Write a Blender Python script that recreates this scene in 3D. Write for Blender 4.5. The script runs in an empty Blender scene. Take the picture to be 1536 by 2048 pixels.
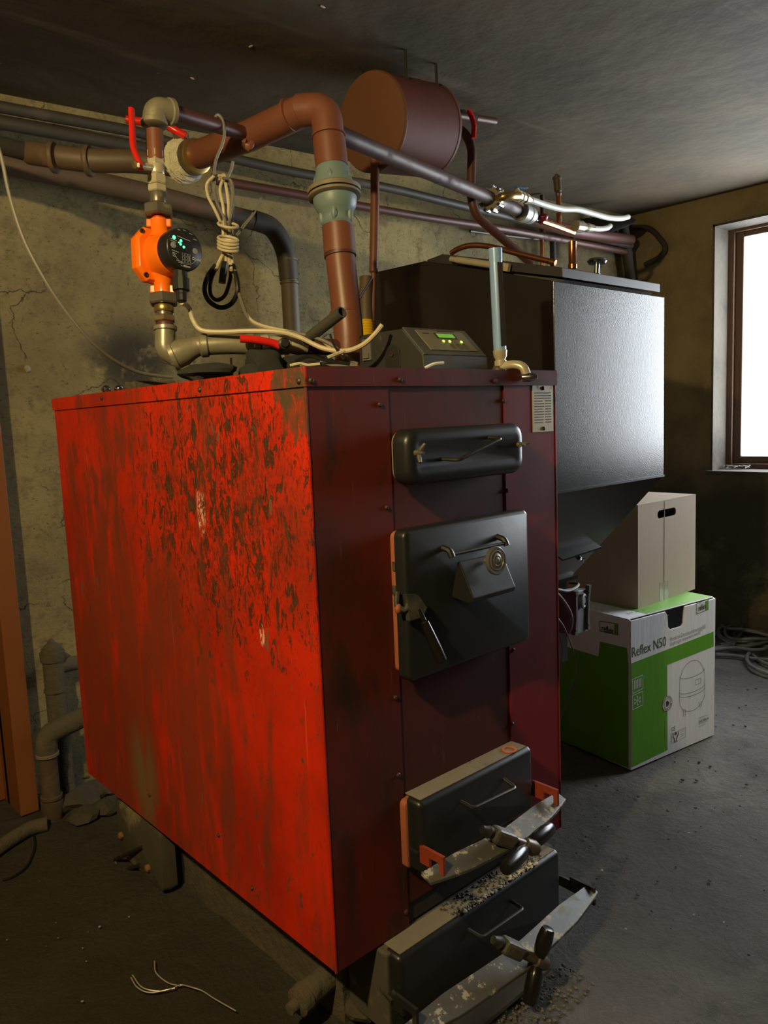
import bpy, bmesh, math, random
from mathutils import Vector as V, Matrix, noise
C_ = bpy.context.scene.collection
sc = bpy.context.scene
random.seed(7)
# ---------------------------------------------------------------- camera
F = 1540.853
R = ((0.7399286700126156, -0.6714640764423823, -0.040515995592659386),
     (-0.11151918311960918, -0.06304742864284886, -0.9917602879703461),
     (0.6633769931856254, 0.738350181667414, -0.12153172542949105))   # rows: camera right, down, forward
CAM = V((-0.86620629, -1.16847877, 1.36084027))
cd = bpy.data.cameras.new('camera'); cam = bpy.data.objects.new('camera', cd); C_.objects.link(cam)
cd.sensor_fit = 'VERTICAL'; cd.sensor_height = 24.0; cd.lens = 24.0 * F / 2048; cd.clip_start = 0.02
r0, r1, r2 = V(R[0]), V(R[1]), V(R[2])
M = Matrix((r0, -r1, -r2)).transposed().to_4x4(); M.translation = CAM
cam.matrix_world = M
sc.camera = cam
# ---------------------------------------------------------------- world, lights, exposure
w = bpy.data.worlds.new('world'); sc.world = w; w.use_nodes = True
w.node_tree.nodes['Background'].inputs[0].default_value = (0.80, 0.90, 1.0, 1)
w.node_tree.nodes['Background'].inputs[1].default_value = 0.05
sc.view_settings.view_transform = 'Standard'; sc.view_settings.look = 'None'
sc.view_settings.exposure = 0.70; sc.view_settings.gamma = 1.0
sc.view_settings.use_curve_mapping = False
ld = bpy.data.lights.new('ceiling_bulb', 'POINT'); ld.energy = 100; ld.color = (1.0, 0.76, 0.36); ld.shadow_soft_size = 0.035
lamp = bpy.data.objects.new('ceiling_bulb', ld); C_.objects.link(lamp); lamp.location = (-1.42, -0.55, 2.30)
WINDOW_GLOW = 9.0
# ---------------------------------------------------------------- helpers
ZC = 2.52; BB = 0.24; BT = 1.46; BW = 0.778; BD = 1.308
def ray(x, y): return r0 * ((x-768)/F) + r1 * ((y-1024)/F) + r2
def at(x, y, ax, v):                      # point of axis plane seen at a photo pixel
    r = ray(x, y); return CAM + r * ((v-CAM[ax])/r[ax])
def dep(x, y, d): return CAM + ray(x, y)*d
def hit(x, y, p, n):
    r = ray(x, y); n = V(n); return CAM + r * ((V(p)-CAM).dot(n)/r.dot(n))
def link(o, parent=None):
    C_.objects.link(o)
    if parent is not None:
        o.parent = parent
        rt = parent; off = V((0, 0, 0))
        while rt is not None: off += rt.location; rt = rt.parent
        o.location = -off
    return o
def thing(name, label, cat, loc=(0, 0, 0), group=None):
    o = bpy.data.objects.new(name, None); o.empty_display_size = .05; o.location = loc; C_.objects.link(o)
    o['label'] = label; o['category'] = cat
    if group: o['group'] = group
    return o
def tag(o, label, cat, group=None, kind=None):
    if label: o['label'] = label
    if cat: o['category'] = cat
    if group: o['group'] = group
    if kind: o['kind'] = kind
    return o
def obj(name, bm, mat, parent=None, smooth=False, bevel=0, mats=None):
    me = bpy.data.meshes.new(name)
    bmesh.ops.recalc_face_normals(bm, faces=bm.faces)
    bm.to_mesh(me); bm.free()
    for m in (mats or [mat]): me.materials.append(m)
    for p in me.polygons: p.use_smooth = smooth
    o = bpy.data.objects.new(name, me); link(o, parent)
    if smooth and hasattr(me, 'set_sharp_from_angle'): me.set_sharp_from_angle(angle=math.radians(38))
    if bevel:
        b = o.modifiers.new('bevel', 'BEVEL'); b.width = bevel; b.segments = 2; b.limit_method = 'ANGLE'
    return o
def bx(bm, lo, hi, mtx=None):
    vs = [bm.verts.new(V((x, y, z)) if mtx is None else mtx @ V((x, y, z))) for x in (lo[0], hi[0]) for y in (lo[1], hi[1]) for z in (lo[2], hi[2])]
    for f in ((0,1,3,2),(4,6,7,5),(0,4,5,1),(2,3,7,6),(0,2,6,4),(1,5,7,3)): bm.faces.new([vs[i] for i in f])
    return bm
def frame(o, x, z):                       # matrix with local x, local z (y = z cross x)
    x = V(x).normalized(); z = V(z); z = (z - x*z.dot(x)).normalized(); y = z.cross(x)
    m = Matrix((x, y, z)).transposed().to_4x4(); m.translation = V(o); return m
def prism(bm, pts, dirv):                 # polygon extruded along dirv
    a = [bm.verts.new(V(p)) for p in pts]; b = [bm.verts.new(V(p)+V(dirv)) for p in pts]
    bm.faces.new(a); bm.faces.new(b[::-1]); n = len(a)
    for i in range(n): bm.faces.new((a[i], a[(i+1) % n], b[(i+1) % n], b[i]))
    return bm
def smooth_path(pts, r=0.03, n=5):
    pts = [V(p) for p in pts]; out = [pts[0]]
    for i in range(1, len(pts)-1):
        a, b, c = pts[i-1], pts[i], pts[i+1]
        k = min(r, (a-b).length*.48, (c-b).length*.48)
        p, q = b+(a-b).normalized()*k, b+(c-b).normalized()*k
        for j in range(n+1):
            t = j/n; out.append(p*(1-t)**2 + b*2*t*(1-t) + q*t*t)
    out.append(pts[-1]); return out
def spline(pts, n=6):
    pts = [V(p) for p in pts]; P = [pts[0]*2-pts[1]]+pts+[pts[-1]*2-pts[-2]]; out = []
    for i in range(1, len(P)-2):
        for j in range(n):
            t = j/n; a, b, c, d = P[i-1], P[i], P[i+1], P[i+2]
            out.append(0.5*((2*b)+(c-a)*t+(2*a-5*b+4*c-d)*t*t+(3*b-a-3*c+d)*t**3))
    out.append(pts[-1]); return out
def sweep(bm, path, rad, seg=12, caps=True, flat=None):
    path = [V(p) for p in path]
    n = len(path); rs = rad if isinstance(rad, (list, tuple)) else [rad]*n
    t0 = (path[1]-path[0]).normalized(); u = t0.orthogonal().normalized(); rings = []
    for i in range(n):
        t = ((path[min(i+1, n-1)]-path[max(i-1, 0)])).normalized()
        u = (u - t*u.dot(t)).normalized(); v = t.cross(u)
        ring = [bm.verts.new(path[i] + (u*math.cos(2*math.pi*k/seg) + v*math.sin(2*math.pi*k/seg)*(flat or 1))*rs[i]) for k in range(seg)]
        rings.append(ring)
    for a, b in zip(rings, rings[1:]):
        for k in range(seg): bm.faces.new((a[k], a[(k+1) % seg], b[(k+1) % seg], b[k]))
    if caps: bm.faces.new(rings[0][::-1]); bm.faces.new(rings[-1])
    return bm
def lathe(bm, o, axis, prof, seg=24, x=None):   # prof: (distance along axis, radius)
    o = V(o); a = V(axis).normalized(); u = (V(x) if x is not None else a.orthogonal()); u = (u-a*u.dot(a)).normalized(); v = a.cross(u); rings = []
    for d, r in prof:
        rings.append([bm.verts.new(o+a*d+(u*math.cos(2*math.pi*k/seg)+v*math.sin(2*math.pi*k/seg))*max(r, 1e-5)) for k in range(seg)])
    for p, q in zip(rings, rings[1:]):
        for k in range(seg): bm.faces.new((p[k], p[(k+1) % seg], q[(k+1) % seg], q[k]))
    bm.faces.new(rings[0][::-1]); bm.faces.new(rings[-1]); return bm
def rrect(w, h, r, n=5):                  # rounded rectangle outline centred on 0
    out = []
    for cx, cy, a0 in ((w/2-r, h/2-r, 0), (-w/2+r, h/2-r, 90), (-w/2+r, -h/2+r, 180), (w/2-r, -h/2+r, 270)):
        for k in range(n+1):
            a = math.radians(a0+90*k/n); out.append((cx+r*math.cos(a), cy+r*math.sin(a)))
    return out
def pillow(bm, mtx, w, h, r, rings, n=6):   # stacked rounded rects: rings = (depth, inset)
    prev = None; first = None
    for d, ins in rings:
        rr = max(r-ins*.7, .004)
        ring = [bm.verts.new(mtx @ V((x, -d, z))) for x, z in rrect(w-2*ins, h-2*ins, rr, n)]
        if prev:
            for k in range(len(ring)): bm.faces.new((prev[k], prev[(k+1) % len(ring)], ring[(k+1) % len(ring)], ring[k]))
        else: first = ring
        prev = ring
    bm.faces.new(first[::-1]); bm.faces.new(prev); return bm
B = bmesh.new
def blob(bm, c, s, seed=0, sub=2, amp=.35, rot=None):
    t = B(); bmesh.ops.create_icosphere(t, subdivisions=sub, radius=1)
    vm = {}
    rot = rot or Matrix.Rotation(seed*1.7, 3, 'Z')
    for v in t.verts:
        p = v.co*(1+amp*noise.noise(v.co*1.3+V((seed*3.1, seed*1.7, 0))))
        vm[v] = bm.verts.new(V(c) + rot @ V((p.x*s[0], p.y*s[1], p.z*s[2])))
    for f in t.faces: bm.faces.new([vm[v] for v in f.verts])
    t.free(); return bm
# ---------------------------------------------------------------- materials
class N:
    def __init__(s, name):
        s.m = bpy.data.materials.new(name); s.m.use_nodes = True; s.t = s.m.node_tree; s.b = s.t.nodes['Principled BSDF']
        s.co = s.t.nodes.new('ShaderNodeTexCoord').outputs['Object']
    def n(s, ty, **kw):
        o = s.t.nodes.new(ty)
        for k, v in kw.items(): setattr(o, k, v)
        return o
    def l(s, a, b): s.t.links.new(a, b)
    def val(s, sock, v):
        if hasattr(v, 'is_linked') or hasattr(v, 'node'): s.l(v, sock)
        else: sock.default_value = v
    def scale(s, v, co=None):
        m = s.n('ShaderNodeMapping'); s.l(co or s.co, m.inputs[0]); m.inputs['Scale'].default_value = v; return m.outputs[0]
    def noise(s, sc_, det=5, rough=.6, co=None, dist=0, seed=0):
        o = s.n('ShaderNodeTexNoise'); o.noise_dimensions = '4D'; o.inputs['W'].default_value = seed
        s.l(co or s.co, o.inputs['Vector']); o.inputs['Scale'].default_value = sc_; o.inputs['Detail'].default_value = det
        o.inputs['Roughness'].default_value = rough; o.inputs['Distortion'].default_value = dist; return o.outputs['Fac']
    def ramp(s, f, a, b):                   # smooth threshold 0..1
        o = s.n('ShaderNodeMapRange', interpolation_type='SMOOTHSTEP'); s.l(f, o.inputs[0])
        o.inputs['From Min'].default_value = a; o.inputs['From Max'].default_value = b; return o.outputs[0]
    def math(s, op, a, b=0.0, clamp=False):
        o = s.n('ShaderNodeMath', operation=op); o.use_clamp = clamp; s.val(o.inputs[0], a); s.val(o.inputs[1], b); return o.outputs[0]
    def mix(s, f, a, b):
        o = s.n('ShaderNodeMix', data_type='RGBA'); s.val(o.inputs[0], f)
        s.val(o.inputs[6], a if hasattr(a, 'node') else (*a, 1)); s.val(o.inputs[7], b if hasattr(b, 'node') else (*b, 1)); return o.outputs[2]
    def mixf(s, f, a, b):
        o = s.n('ShaderNodeMix', data_type='FLOAT'); s.val(o.inputs[0], f); s.val(o.inputs[2], a); s.val(o.inputs[3], b); return o.outputs[0]
    def ball(s, c, rad, scale=(1, 1, 1), soft=1.0):     # 1 inside, 0 outside a region of the surface (a stain's own place)
        m = s.n('ShaderNodeVectorMath', operation='SUBTRACT'); s.l(s.co, m.inputs[0]); m.inputs[1].default_value = c
        k = s.n('ShaderNodeVectorMath', operation='MULTIPLY'); s.l(m.outputs[0], k.inputs[0]); k.inputs[1].default_value = scale
        q = s.n('ShaderNodeVectorMath', operation='LENGTH'); s.l(k.outputs[0], q.inputs[0])
        return s.ramp(q.outputs['Value'], rad*(1+soft*.5), rad*(1-soft*.5))
    def xyz(s):
        o = s.n('ShaderNodeSeparateXYZ'); s.l(s.co, o.inputs[0]); return o.outputs
    def bump(s, h, strength=.4, dist=.004):
        o = s.n('ShaderNodeBump'); s.l(h, o.inputs['Height']); o.inputs['Strength'].default_value = strength; o.inputs['Distance'].default_value = dist
        s.l(o.outputs[0], s.b.inputs['Normal'])
    def set(s, color=None, rough=.5, metal=0.0, spec=None):
        if color is not None: s.val(s.b.inputs['Base Color'], color if hasattr(color, 'node') else (*color, 1))
        s.val(s.b.inputs['Roughness'], rough); s.val(s.b.inputs['Metallic'], metal)
        if spec is not None: s.b.inputs['Specular IOR Level'].default_value = spec
        return s.m
def surf(name, col, col2=None, dirt=None, sc_=20, rough=.5, metal=0, bump=.2, bdist=.002, da=.55, db=.7, r2=None, spec=None, dsc=None):
    n = N(name); c = n.mix(n.noise(sc_), col, col2 or tuple(x*.7 for x in col)); ro = rough
    if dirt:
        f = n.ramp(n.noise(dsc or sc_*.6, 8, .7, seed=3), da, db); c = n.mix(f, c, dirt); ro = n.mixf(f, rough, .9)
    if bump: n.bump(n.noise(sc_*4, 6), bump, bdist)
    return n.set(c, ro, metal, spec)
def flatm(name, col, rough=.5, metal=0): n = N(name); return n.set(col, rough, metal)
def glow(name, col, e):
    n = N(name); n.set((0.01, .01, .01), .5); n.b.inputs['Emission Color'].default_value = (*col, 1); n.b.inputs['Emission Strength'].default_value = e; return n.m
# red sheet-metal paint with soot and scuffs
def red_paint(name, base=(0.66, 0.024, 0.003), soot=0.0, side=False, deep=(0.42, .018, .004)):
    n = N(name)
    c = n.mix(n.ramp(n.noise(3.2, 4, .55, seed=1), .42, .66), base, deep)
    if side:
        # soot flecks scattered slantwise over the upper middle of the panel
        A = at(440, 1010, 0, 0); reg = n.ball(tuple(A), .36, (0, .80, 1.05), 1.5)
        dv = n.n('ShaderNodeMapping'); n.l(n.co, dv.inputs[0]); dv.inputs['Rotation'].default_value = (math.radians(-22), 0, 0); dv.inputs['Scale'].default_value = (1, 2.4, 1.0)
        fl = n.noise(17, 9, .72, dv.outputs[0], 1.0, 5); fl2 = n.noise(55, 7, .72, dv.outputs[0], .8, 9)
        c = n.mix(n.math('MULTIPLY', n.ramp(n.math('ADD', n.noise(6, 6, .6, seed=40), n.math('MULTIPLY', reg, .12)), .55, .72), .55), c, (.42, .028, .008))
        g = n.math('ADD', fl2, n.math('MULTIPLY', reg, .15)); c = n.mix(n.math('MULTIPLY', n.ramp(g, .635, .67), .8), c, (.20, .020, .008))
        f = n.math('ADD', fl, n.math('MULTIPLY', reg, .125)); c = n.mix(n.math('MULTIPLY', n.ramp(f, .635, .650), .95), c, (.055, .022, .010))
        c = n.mix(n.ramp(f, .705, .715), c, (.075, .055, .032))
        B2 = at(215, 960, 0, 0); reg2 = n.ball(tuple(B2), .20, (0, .8, .8), 1.4)
        c = n.mix(n.math('MULTIPLY', n.ramp(n.math('ADD', n.noise(11, 8, .66, n.scale((1, 2.2, .8)), .4, 51), n.math('MULTIPLY', reg2, .12)), .58, .68), .75), c, (.17, .035, .018))
        # dust haze and streaks towards the bottom and the back, scuffs with crisp edges
        st = n.noise(3.4, 7, .62, n.scale((1, 5.5, .9)), .4, 12); low = n.ball(tuple(at(250, 1400, 0, 0)), .50, (0, .9, .9), 1.3)
        c = n.mix(n.math('MULTIPLY', n.ramp(n.math('ADD', st, n.math('MULTIPLY', low, .17)), .47, .70), .75), c, (.17, .040, .017))
        chip = n.noise(10, 3, .45, n.scale((1, 2.6, .62)), .2, 33); c = n.mix(n.math('MULTIPLY', n.ramp(chip, .675, .695), .85), c, (.16, .105, .065))
        cor = n.ball(tuple(at(596, 810, 0, 0)), .055, (0, 1, .75), 1.0); c = n.mix(n.math('MULTIPLY', n.ramp(n.math('ADD', fl, n.math('MULTIPLY', cor, .22)), .60, .66), .8), c, (.11, .055, .025))
        lip = n.ball((0, .055, 1.445), .06, (0, 1, 1), .8); c = n.mix(n.math('MULTIPLY', n.ramp(n.math('ADD', fl, n.math('MULTIPLY', lip, .2)), .60, .64), .85), c, (.085, .06, .035))
        bk = n.ball(tuple(at(290, 1560, 0, 0)), .085, (0, 1.1, .6), 1.3); c = n.mix(n.math('MULTIPLY', bk, n.ramp(st, .35, .55)), c, (.20, .12, .055))
        sc1 = n.ball(tuple(at(402, 1020, 0, 0)), .035, (0, 1.9, .62), .5); c = n.mix(n.math('MULTIPLY', sc1, n.ramp(fl2, .50, .56)), c, (.85, .52, .38))
        sc2 = n.ball(tuple(at(524, 1270, 0, 0)), .014, (0, 1.5, .6), .5); c = n.mix(n.math('MULTIPLY', sc2, n.ramp(fl2, .48, .55)), c, (.85, .55, .45))
        c = n.mix(n.math('MULTIPLY', n.ramp(n.noise(3, 3, .4, n.scale((1, 60, .6)), 0, 71), .70, .74), .35), c, (.70, .35, .22))
    else:
        st = n.noise(4, 6, .62, n.scale((2.2, 1, .8)), .3, 12)
        c = n.mix(n.math('MULTIPLY', n.ramp(st, .62-soot, .78-soot), .92), c, (.030, .016, .009))
        v = n.noise(14, 5, .6, n.scale((5, 1, .5)), .2, 7); c = n.mix(n.math('MULTIPLY', n.ramp(v, .6, .75), .35), c, (.24, .14, .11))
        fl = n.noise(40, 6, .7, None, 0, 4); c = n.mix(n.math('MULTIPLY', n.ramp(fl, .62, .7), .6), c, (.05, .03, .02))
    f0 = n.noise(5, 6); n.bump(n.noise(3, 3), .12, .02)
    return n.set(c, n.mixf(f0, .34, .62) if side else n.mixf(f0, .5, .8), 0, .45 if side else .25)
RED_SIDE = red_paint('red_side_paint', side=True)
RED_FRONT = red_paint('red_front_shaded', (.110, .014, .009), .10, deep=(.060, .013, .008))  # front copies of the side red, darkened for grazing light, with soot on top
RED_RIGHT = red_paint('red_right_shaded', (.19, .010, .014), -.02, deep=(.12, .010, .012))
RED_MID = red_paint('red_middle_shaded', (.080, .015, .010), .08, deep=(.050, .014, .009))
CORE = flatm('boiler_core', (.02, .018, .015), .8)
IRON = surf('black_cast_iron', (.016, .017, .018), (.011, .012, .012), (.06, .052, .034), 9, .36, .0, .25, .0015, .60, .80, spec=.5)
IRON_D = surf('dusty_cast_iron', (.020, .020, .019), (.014, .014, .013), (.10, .085, .06), 9, .5, 0, .3, .002, .50, .72)
STEEL = surf('worn_steel_bar', (.13, .125, .115), (.07, .068, .062), (.42, .40, .33), 14, .45, .35, .3, .001, .53, .58, dsc=26)
STEEL_D = surf('dark_steel', (.045, .042, .038), (.03, .028, .025), (.12, .10, .07), 18, .4, .5, .2, .001)
DUSTY = surf('dusty_top', (.22, .19, .13), (.14, .12, .085), (.05, .048, .045), 16, .95, 0, .6, .003)
ORANGE_RIM = surf('orange_primer', (.38, .11, .045), (.24, .08, .04), (.13, .10, .06), 18, .7, 0, .2, .001)
ORANGE_PLATE = surf('orange_painted_plate', (.34, .045, .015), (.20, .04, .018), (.07, .05, .035), 30, .5, 0, .2, .001)
BAKELITE = flatm('black_bakelite', (.010, .009, .008), .24)
SCREW = surf('rusty_screw', (.09, .06, .045), (.05, .035, .03), None, 60, .5, .5, .1)
BROWNP = surf('brown_pipe_paint', (.200, .070, .038), (.135, .048, .028), (.085, .045, .028), 9, .42, 0, .25, .002, .58, .8)
BROWND = surf('dark_brown_pipe_paint', (.105, .036, .026), (.065, .026, .021), (.045, .030, .024), 9, .45, 0, .25, .002)
PURP = surf('purple_brown_pipe_paint', (.105, .052, .044), (.070, .038, .033), (.05, .032, .028), 9, .5, 0, .2, .002)
WALLPIPE = surf('sooty_wall_pipe', (.125, .082, .046), (.070, .050, .033), (.155, .075, .038), 5, .55, 0, .3, .003)
GREYPIPE = surf('grey_wall_pipe', (.058, .052, .040), (.036, .033, .027), (.08, .06, .04), 5, .5, 0, .3, .003)
GALV = surf('galvanised_fitting', (.34, .31, .22), (.22, .20, .14), (.14, .12, .08), 24, .34, .35, .2, .0012)
NICKEL = surf('nickel_brass', (.62, .56, .40), (.50, .45, .31), (.26, .21, .12), 26, .28, .35, .12, .001)
BRASS = surf('dull_brass', (.55, .38, .13), (.36, .24, .09), None, 30, .32, .85, .1, .001)
COPPER = surf('copper_tube', (.72, .30, .13), (.45, .18, .08), (.12, .05, .03), 12, .22, .95, .05, .001)
DARKNUT = surf('tarnished_nut', (.19, .17, .135), (.09, .078, .06), (.30, .27, .2), 30, .34, .4, .2, .001)
CHROME = surf('chrome', (.62, .66, .72), (.5, .53, .58), None, 8, .16, 1.0, 0)
REDL = surf('red_lever_plastic', (.72, .02, .012), (.60, .018, .01), (.3, .02, .01), 20, .25, 0, .05, .001)
BLUEL = flatm('blue_lever', (.05, .14, .22), .35)
PUMPO = surf('orange_pump_paint', (.95, .19, .008), (.88, .16, .006), None, 10, .26, 0, .04, .002)
BLACKP = surf('black_plastic', (.014, .014, .014), (.020, .020, .019), None, 30, .33, 0, .05)
GREYPL = surf('grimy_grey_plastic', (.085, .082, .068), (.06, .058, .048), (.15, .125, .08), 14, .5, 0, .15, .001)
PANELPL = surf('grimy_beige_panel', (.20, .18, .125), (.14, .125, .09), (.08, .07, .05), 20, .5, 0, .1, .001)
DARKPL = surf('sooty_dark_plastic', (.035, .034, .030), (.024, .024, .021), (.10, .085, .06), 14, .55, 0, .2, .001)
VALVEB = surf('pale_blue_valve_paint', (.19, .26, .25), (.14, .20, .20), (.22, .16, .09), 16, .45, 0, .3, .002)
FLANGE = surf('rust_dusted_flange', (.24, .19, .11), (.15, .13, .09), (.12, .17, .16), 22, .6, 0, .3, .002)
TAPE = surf('hemp_and_paste', (.78, .74, .55), (.55, .50, .34), None, 60, .7, 0, 1, .006)
CABW = surf('off_white_cable', (.62, .54, .36), (.45, .39, .25), (.22, .19, .13), 18, .45, 0, 0)
CABG = surf('grey_cable', (.20, .185, .15), (.13, .12, .10), None, 18, .5, 0, 0)
CABD = flatm('black_cable', (.010, .010, .010), .4)
CABF = surf('dusty_floor_cable', (.16, .16, .15), (.08, .08, .078), None, 14, .5, 0, 0)
YELLOW = surf('yellow_tape', (.85, .55, .02), (.62, .38, .01), None, 30, .45, 0, .2, .002)
RAG = surf('black_rag', (.018, .018, .016), (.03, .029, .025), (.07, .06, .045), 14, .95, 0, .5, .003)
HOSEW = flatm('white_hose', (.50, .52, .46), .45)
HOP = N('black_powder_coat'); HOP.bump(HOP.noise(230, 3, .6), .42, .0010); HOP = HOP.set((.012, .0125, .013), .23, 0, .85)
HOPL = N('black_lid_coat'); HOPL.bump(HOPL.noise(420, 2, .5), .12, .0006); HOPL = HOPL.set(HOPL.mix(HOPL.noise(9), (.045, .045, .046), (.022, .022, .023)), .42, 0, .5)
CARD = N('brown_cardboard')
_c = CARD.mix(CARD.noise(3, 3), (.46, .36, .25), (.40, .31, .215)); _s = CARD.noise(40, 3, .5, CARD.scale((4, 4, .15)))
CARD.bump(_s, .10, .001); CARD = CARD.set(CARD.mix(CARD.ramp(_s, .5, .8), _c, (.36, .275, .185)), .75)
WHITEC = N('white_printed_cardboard'); _s = WHITEC.noise(18, 4, .6, WHITEC.scale((3, 3, .35)))
WHITEC.bump(_s, .35, .004); WHITEC = WHITEC.set(WHITEC.mix(WHITEC.ramp(_s, .5, .8), (.80, .81, .84), (.70, .71, .74)), .5)
GREENC = N('green_print'); _s = GREENC.noise(18, 4, .6, GREENC.scale((3, 3, .35)))
GREENC.bump(_s, .3, .004); GREENC = GREENC.set((.105, .34, .012), .5)
INK = flatm('black_ink', (.03, .03, .03), .6); INKG = flatm('dark_green_ink', (.04, .10, .02), .6); INKL = flatm('grey_ink', (.30, .30, .31), .6)
INKW = flatm('white_ink', (.75, .78, .74), .6); INKLG = flatm('pale_green_ink', (.12, .22, .06), .6); DARK = flatm('dark_inside', (.006, .006, .006), .9)
LABELM = surf('aged_data_plate', (.42, .36, .22), (.33, .28, .17), (.16, .12, .07), 26, .45, .3, .05, .001)
BROWNDOOR = surf('brown_door_paint', (.225, .075, .018), (.18, .058, .014), (.12, .045, .015), 3, .55, 0, .1, .002, .62, .8)
def plaster():
    n = N('cracked_plaster'); z = n.xyz()
    c = n.mix(n.ramp(n.noise(2.2, 6, .6), .35, .68), (.52, .43, .19), (.34, .275, .13))
    c = n.mix(n.ramp(n.noise(9, 9, .75, seed=2), .48, .68), c, (.27, .21, .105))
    c = n.mix(n.math('MULTIPLY', n.ramp(n.noise(34, 7, .75, seed=22), .50, .66), .55), c, (.20, .155, .075))
    c = n.mix(n.math('MULTIPLY', n.ramp(n.noise(70, 4, .6, n.scale((1, 1, 1.6)), 0, 4), .60, .67), .7), c, (.08, .06, .035))
    wv = n.n('ShaderNodeTexVoronoi', feature='DISTANCE_TO_EDGE'); wv.inputs['Scale'].default_value = 2.3
    nz = n.n('ShaderNodeTexNoise'); n.l(n.co, nz.inputs['Vector']); nz.inputs['Scale'].default_value = 7; nz.inputs['Detail'].default_value = 8
    ad = n.n('ShaderNodeMix', data_type='RGBA', blend_type='LINEAR_LIGHT'); ad.inputs[0].default_value = .14; n.l(n.co, ad.inputs[6]); n.l(nz.outputs['Color'], ad.inputs[7]); n.l(ad.outputs[2], wv.inputs['Vector'])
    ck = n.math('MULTIPLY', n.ramp(wv.outputs['Distance'], .0075, .002), n.ramp(n.noise(2.4, 3, seed=8), .47, .55))
    c = n.mix(n.math('MULTIPLY', ck, .8), c, (.05, .04, .025))
    st = n.ball((.46, 1.7, 1.62), .16, (1, 0, 1.2), 1.2); c = n.mix(n.math('MULTIPLY', st, n.ramp(n.noise(10, 6, seed=5), .35, .5)), c, (.07, .06, .04))
    # darker towards the far right end of the wall
    cor = n.ramp(n.math('ADD', z[0], n.math('MULTIPLY', n.noise(4, 5), .5)), 1.9, 3.2); c = n.mix(n.math('MULTIPLY', cor, .6), c, (.07, .052, .028))
    h = n.math('SUBTRACT', n.math('MULTIPLY', n.noise(42, 10, .78), 1.3), n.math('MULTIPLY', ck, .8)); n.bump(n.math('ADD', h, n.math('MULTIPLY', n.noise(5, 4, seed=6), 1.2)), 1.0, .022)
    return n.set(c, .92)
def side_plaster():
    n = N('damp_and_shade_plaster'); z = n.xyz()
    c = n.mix(n.ramp(n.noise(2.5, 6, .6), .35, .68), (.27, .205, .10), (.16, .12, .058))
    st = n.noise(5, 7, .65, n.scale((1, 3, .5)), .2, 4); c = n.mix(n.math('MULTIPLY', n.ramp(st, .58, .72), .5), c, (.40, .31, .17))
    lo = n.ramp(n.math('ADD', z[2], n.math('MULTIPLY', n.noise(3, 6, seed=2), .5)), 1.38, .98); c = n.mix(n.math('MULTIPLY', lo, .9), c, (.028, .024, .014))  # lower wall blackened for the hopper's shadow as well as damp
    mo = n.math('MULTIPLY', n.ramp(n.noise(3.5, 8, .7, seed=9), .5, .62), n.ramp(z[2], .9, .5)); c = n.mix(mo, c, (.10, .088, .035))
    n.bump(n.math('ADD', n.noise(22, 8, .7), n.math('MULTIPLY', n.noise(4, 5, seed=6), 2.0)), .7, .018)
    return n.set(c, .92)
def ceiling_mat():
    n = N('sooty_ceiling'); c = n.mix(n.ramp(n.noise(1.1, 6, .6, None, .6), .35, .66), (.105, .078, .042), (.046, .034, .018))
    c = n.mix(n.math('MULTIPLY', n.ramp(n.noise(6, 8, .7, seed=3), .55, .75), .5), c, (.05, .042, .028))
    c = n.mix(n.math('MULTIPLY', n.ramp(n.noise(38, 4, .5, seed=7), .745, .76), .6), c, (.35, .31, .2))
    lines = n.noise(3, 4, .5, n.scale((.35, 3.5, 1)), .3, 5); c = n.mix(n.math('MULTIPLY', n.ramp(lines, .6, .75), .35), c, (.19, .16, .11))
    n.bump(n.math('ADD', n.noise(16, 7), n.math('MULTIPLY', n.noise(2, 3), 2)), .5, .010); return n.set(c, .85)
def floor_mat():
    n = N('ash_dusted_floor'); z = n.xyz()
    c = n.mix(n.ramp(n.noise(1.6, 7, .62, None, .4), .36, .66), (.205, .188, .165), (.100, .092, .082))
    c = n.mix(n.math('MULTIPLY', n.ramp(n.noise(8, 8, .7, seed=3), .52, .72), .65), c, (.045, .043, .040))
    c = n.mix(n.math('MULTIPLY', n.ramp(n.noise(60, 5, .6, seed=6), .6, .7), .5), c, (.30, .28, .24))
    lf = n.ramp(n.math('ADD', z[0], n.math('MULTIPLY', n.noise(2, 4), .2)), .55, .05); c = n.mix(n.math('MULTIPLY', lf, .8), c, (.050, .042, .025))  # left side darkened in the colour for its dim light
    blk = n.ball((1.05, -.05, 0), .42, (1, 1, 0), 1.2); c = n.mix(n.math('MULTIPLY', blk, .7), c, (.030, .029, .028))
    n.bump(n.math('ADD', n.noise(60, 10, .78), n.math('ADD', n.math('MULTIPLY', n.noise(6, 7, .62, None, .8, 2), 3.0), n.math('MULTIPLY', n.noise(18, 6, .7, None, .4, 12), 1.6))), 1.0, .022)
    return n.set(c, n.mixf(n.noise(7), .62, .85), 0, .4)
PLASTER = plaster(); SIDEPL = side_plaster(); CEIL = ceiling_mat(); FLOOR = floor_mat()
REVEAL = surf('dirty_window_reveal', (.115, .098, .075), (.065, .056, .042), (.03, .026, .02), 6, .95, 0, .8, .006, .45, .7)
MASON = surf('soot_covered_masonry', (.115, .095, .062), (.07, .058, .04), (.15, .11, .06), 7, .95, 0, 1, .012)
RUBBLE = surf('soot_covered_rubble', (.085, .072, .05), (.05, .043, .032), None, 20, .95, 0, 1, .006)
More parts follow.
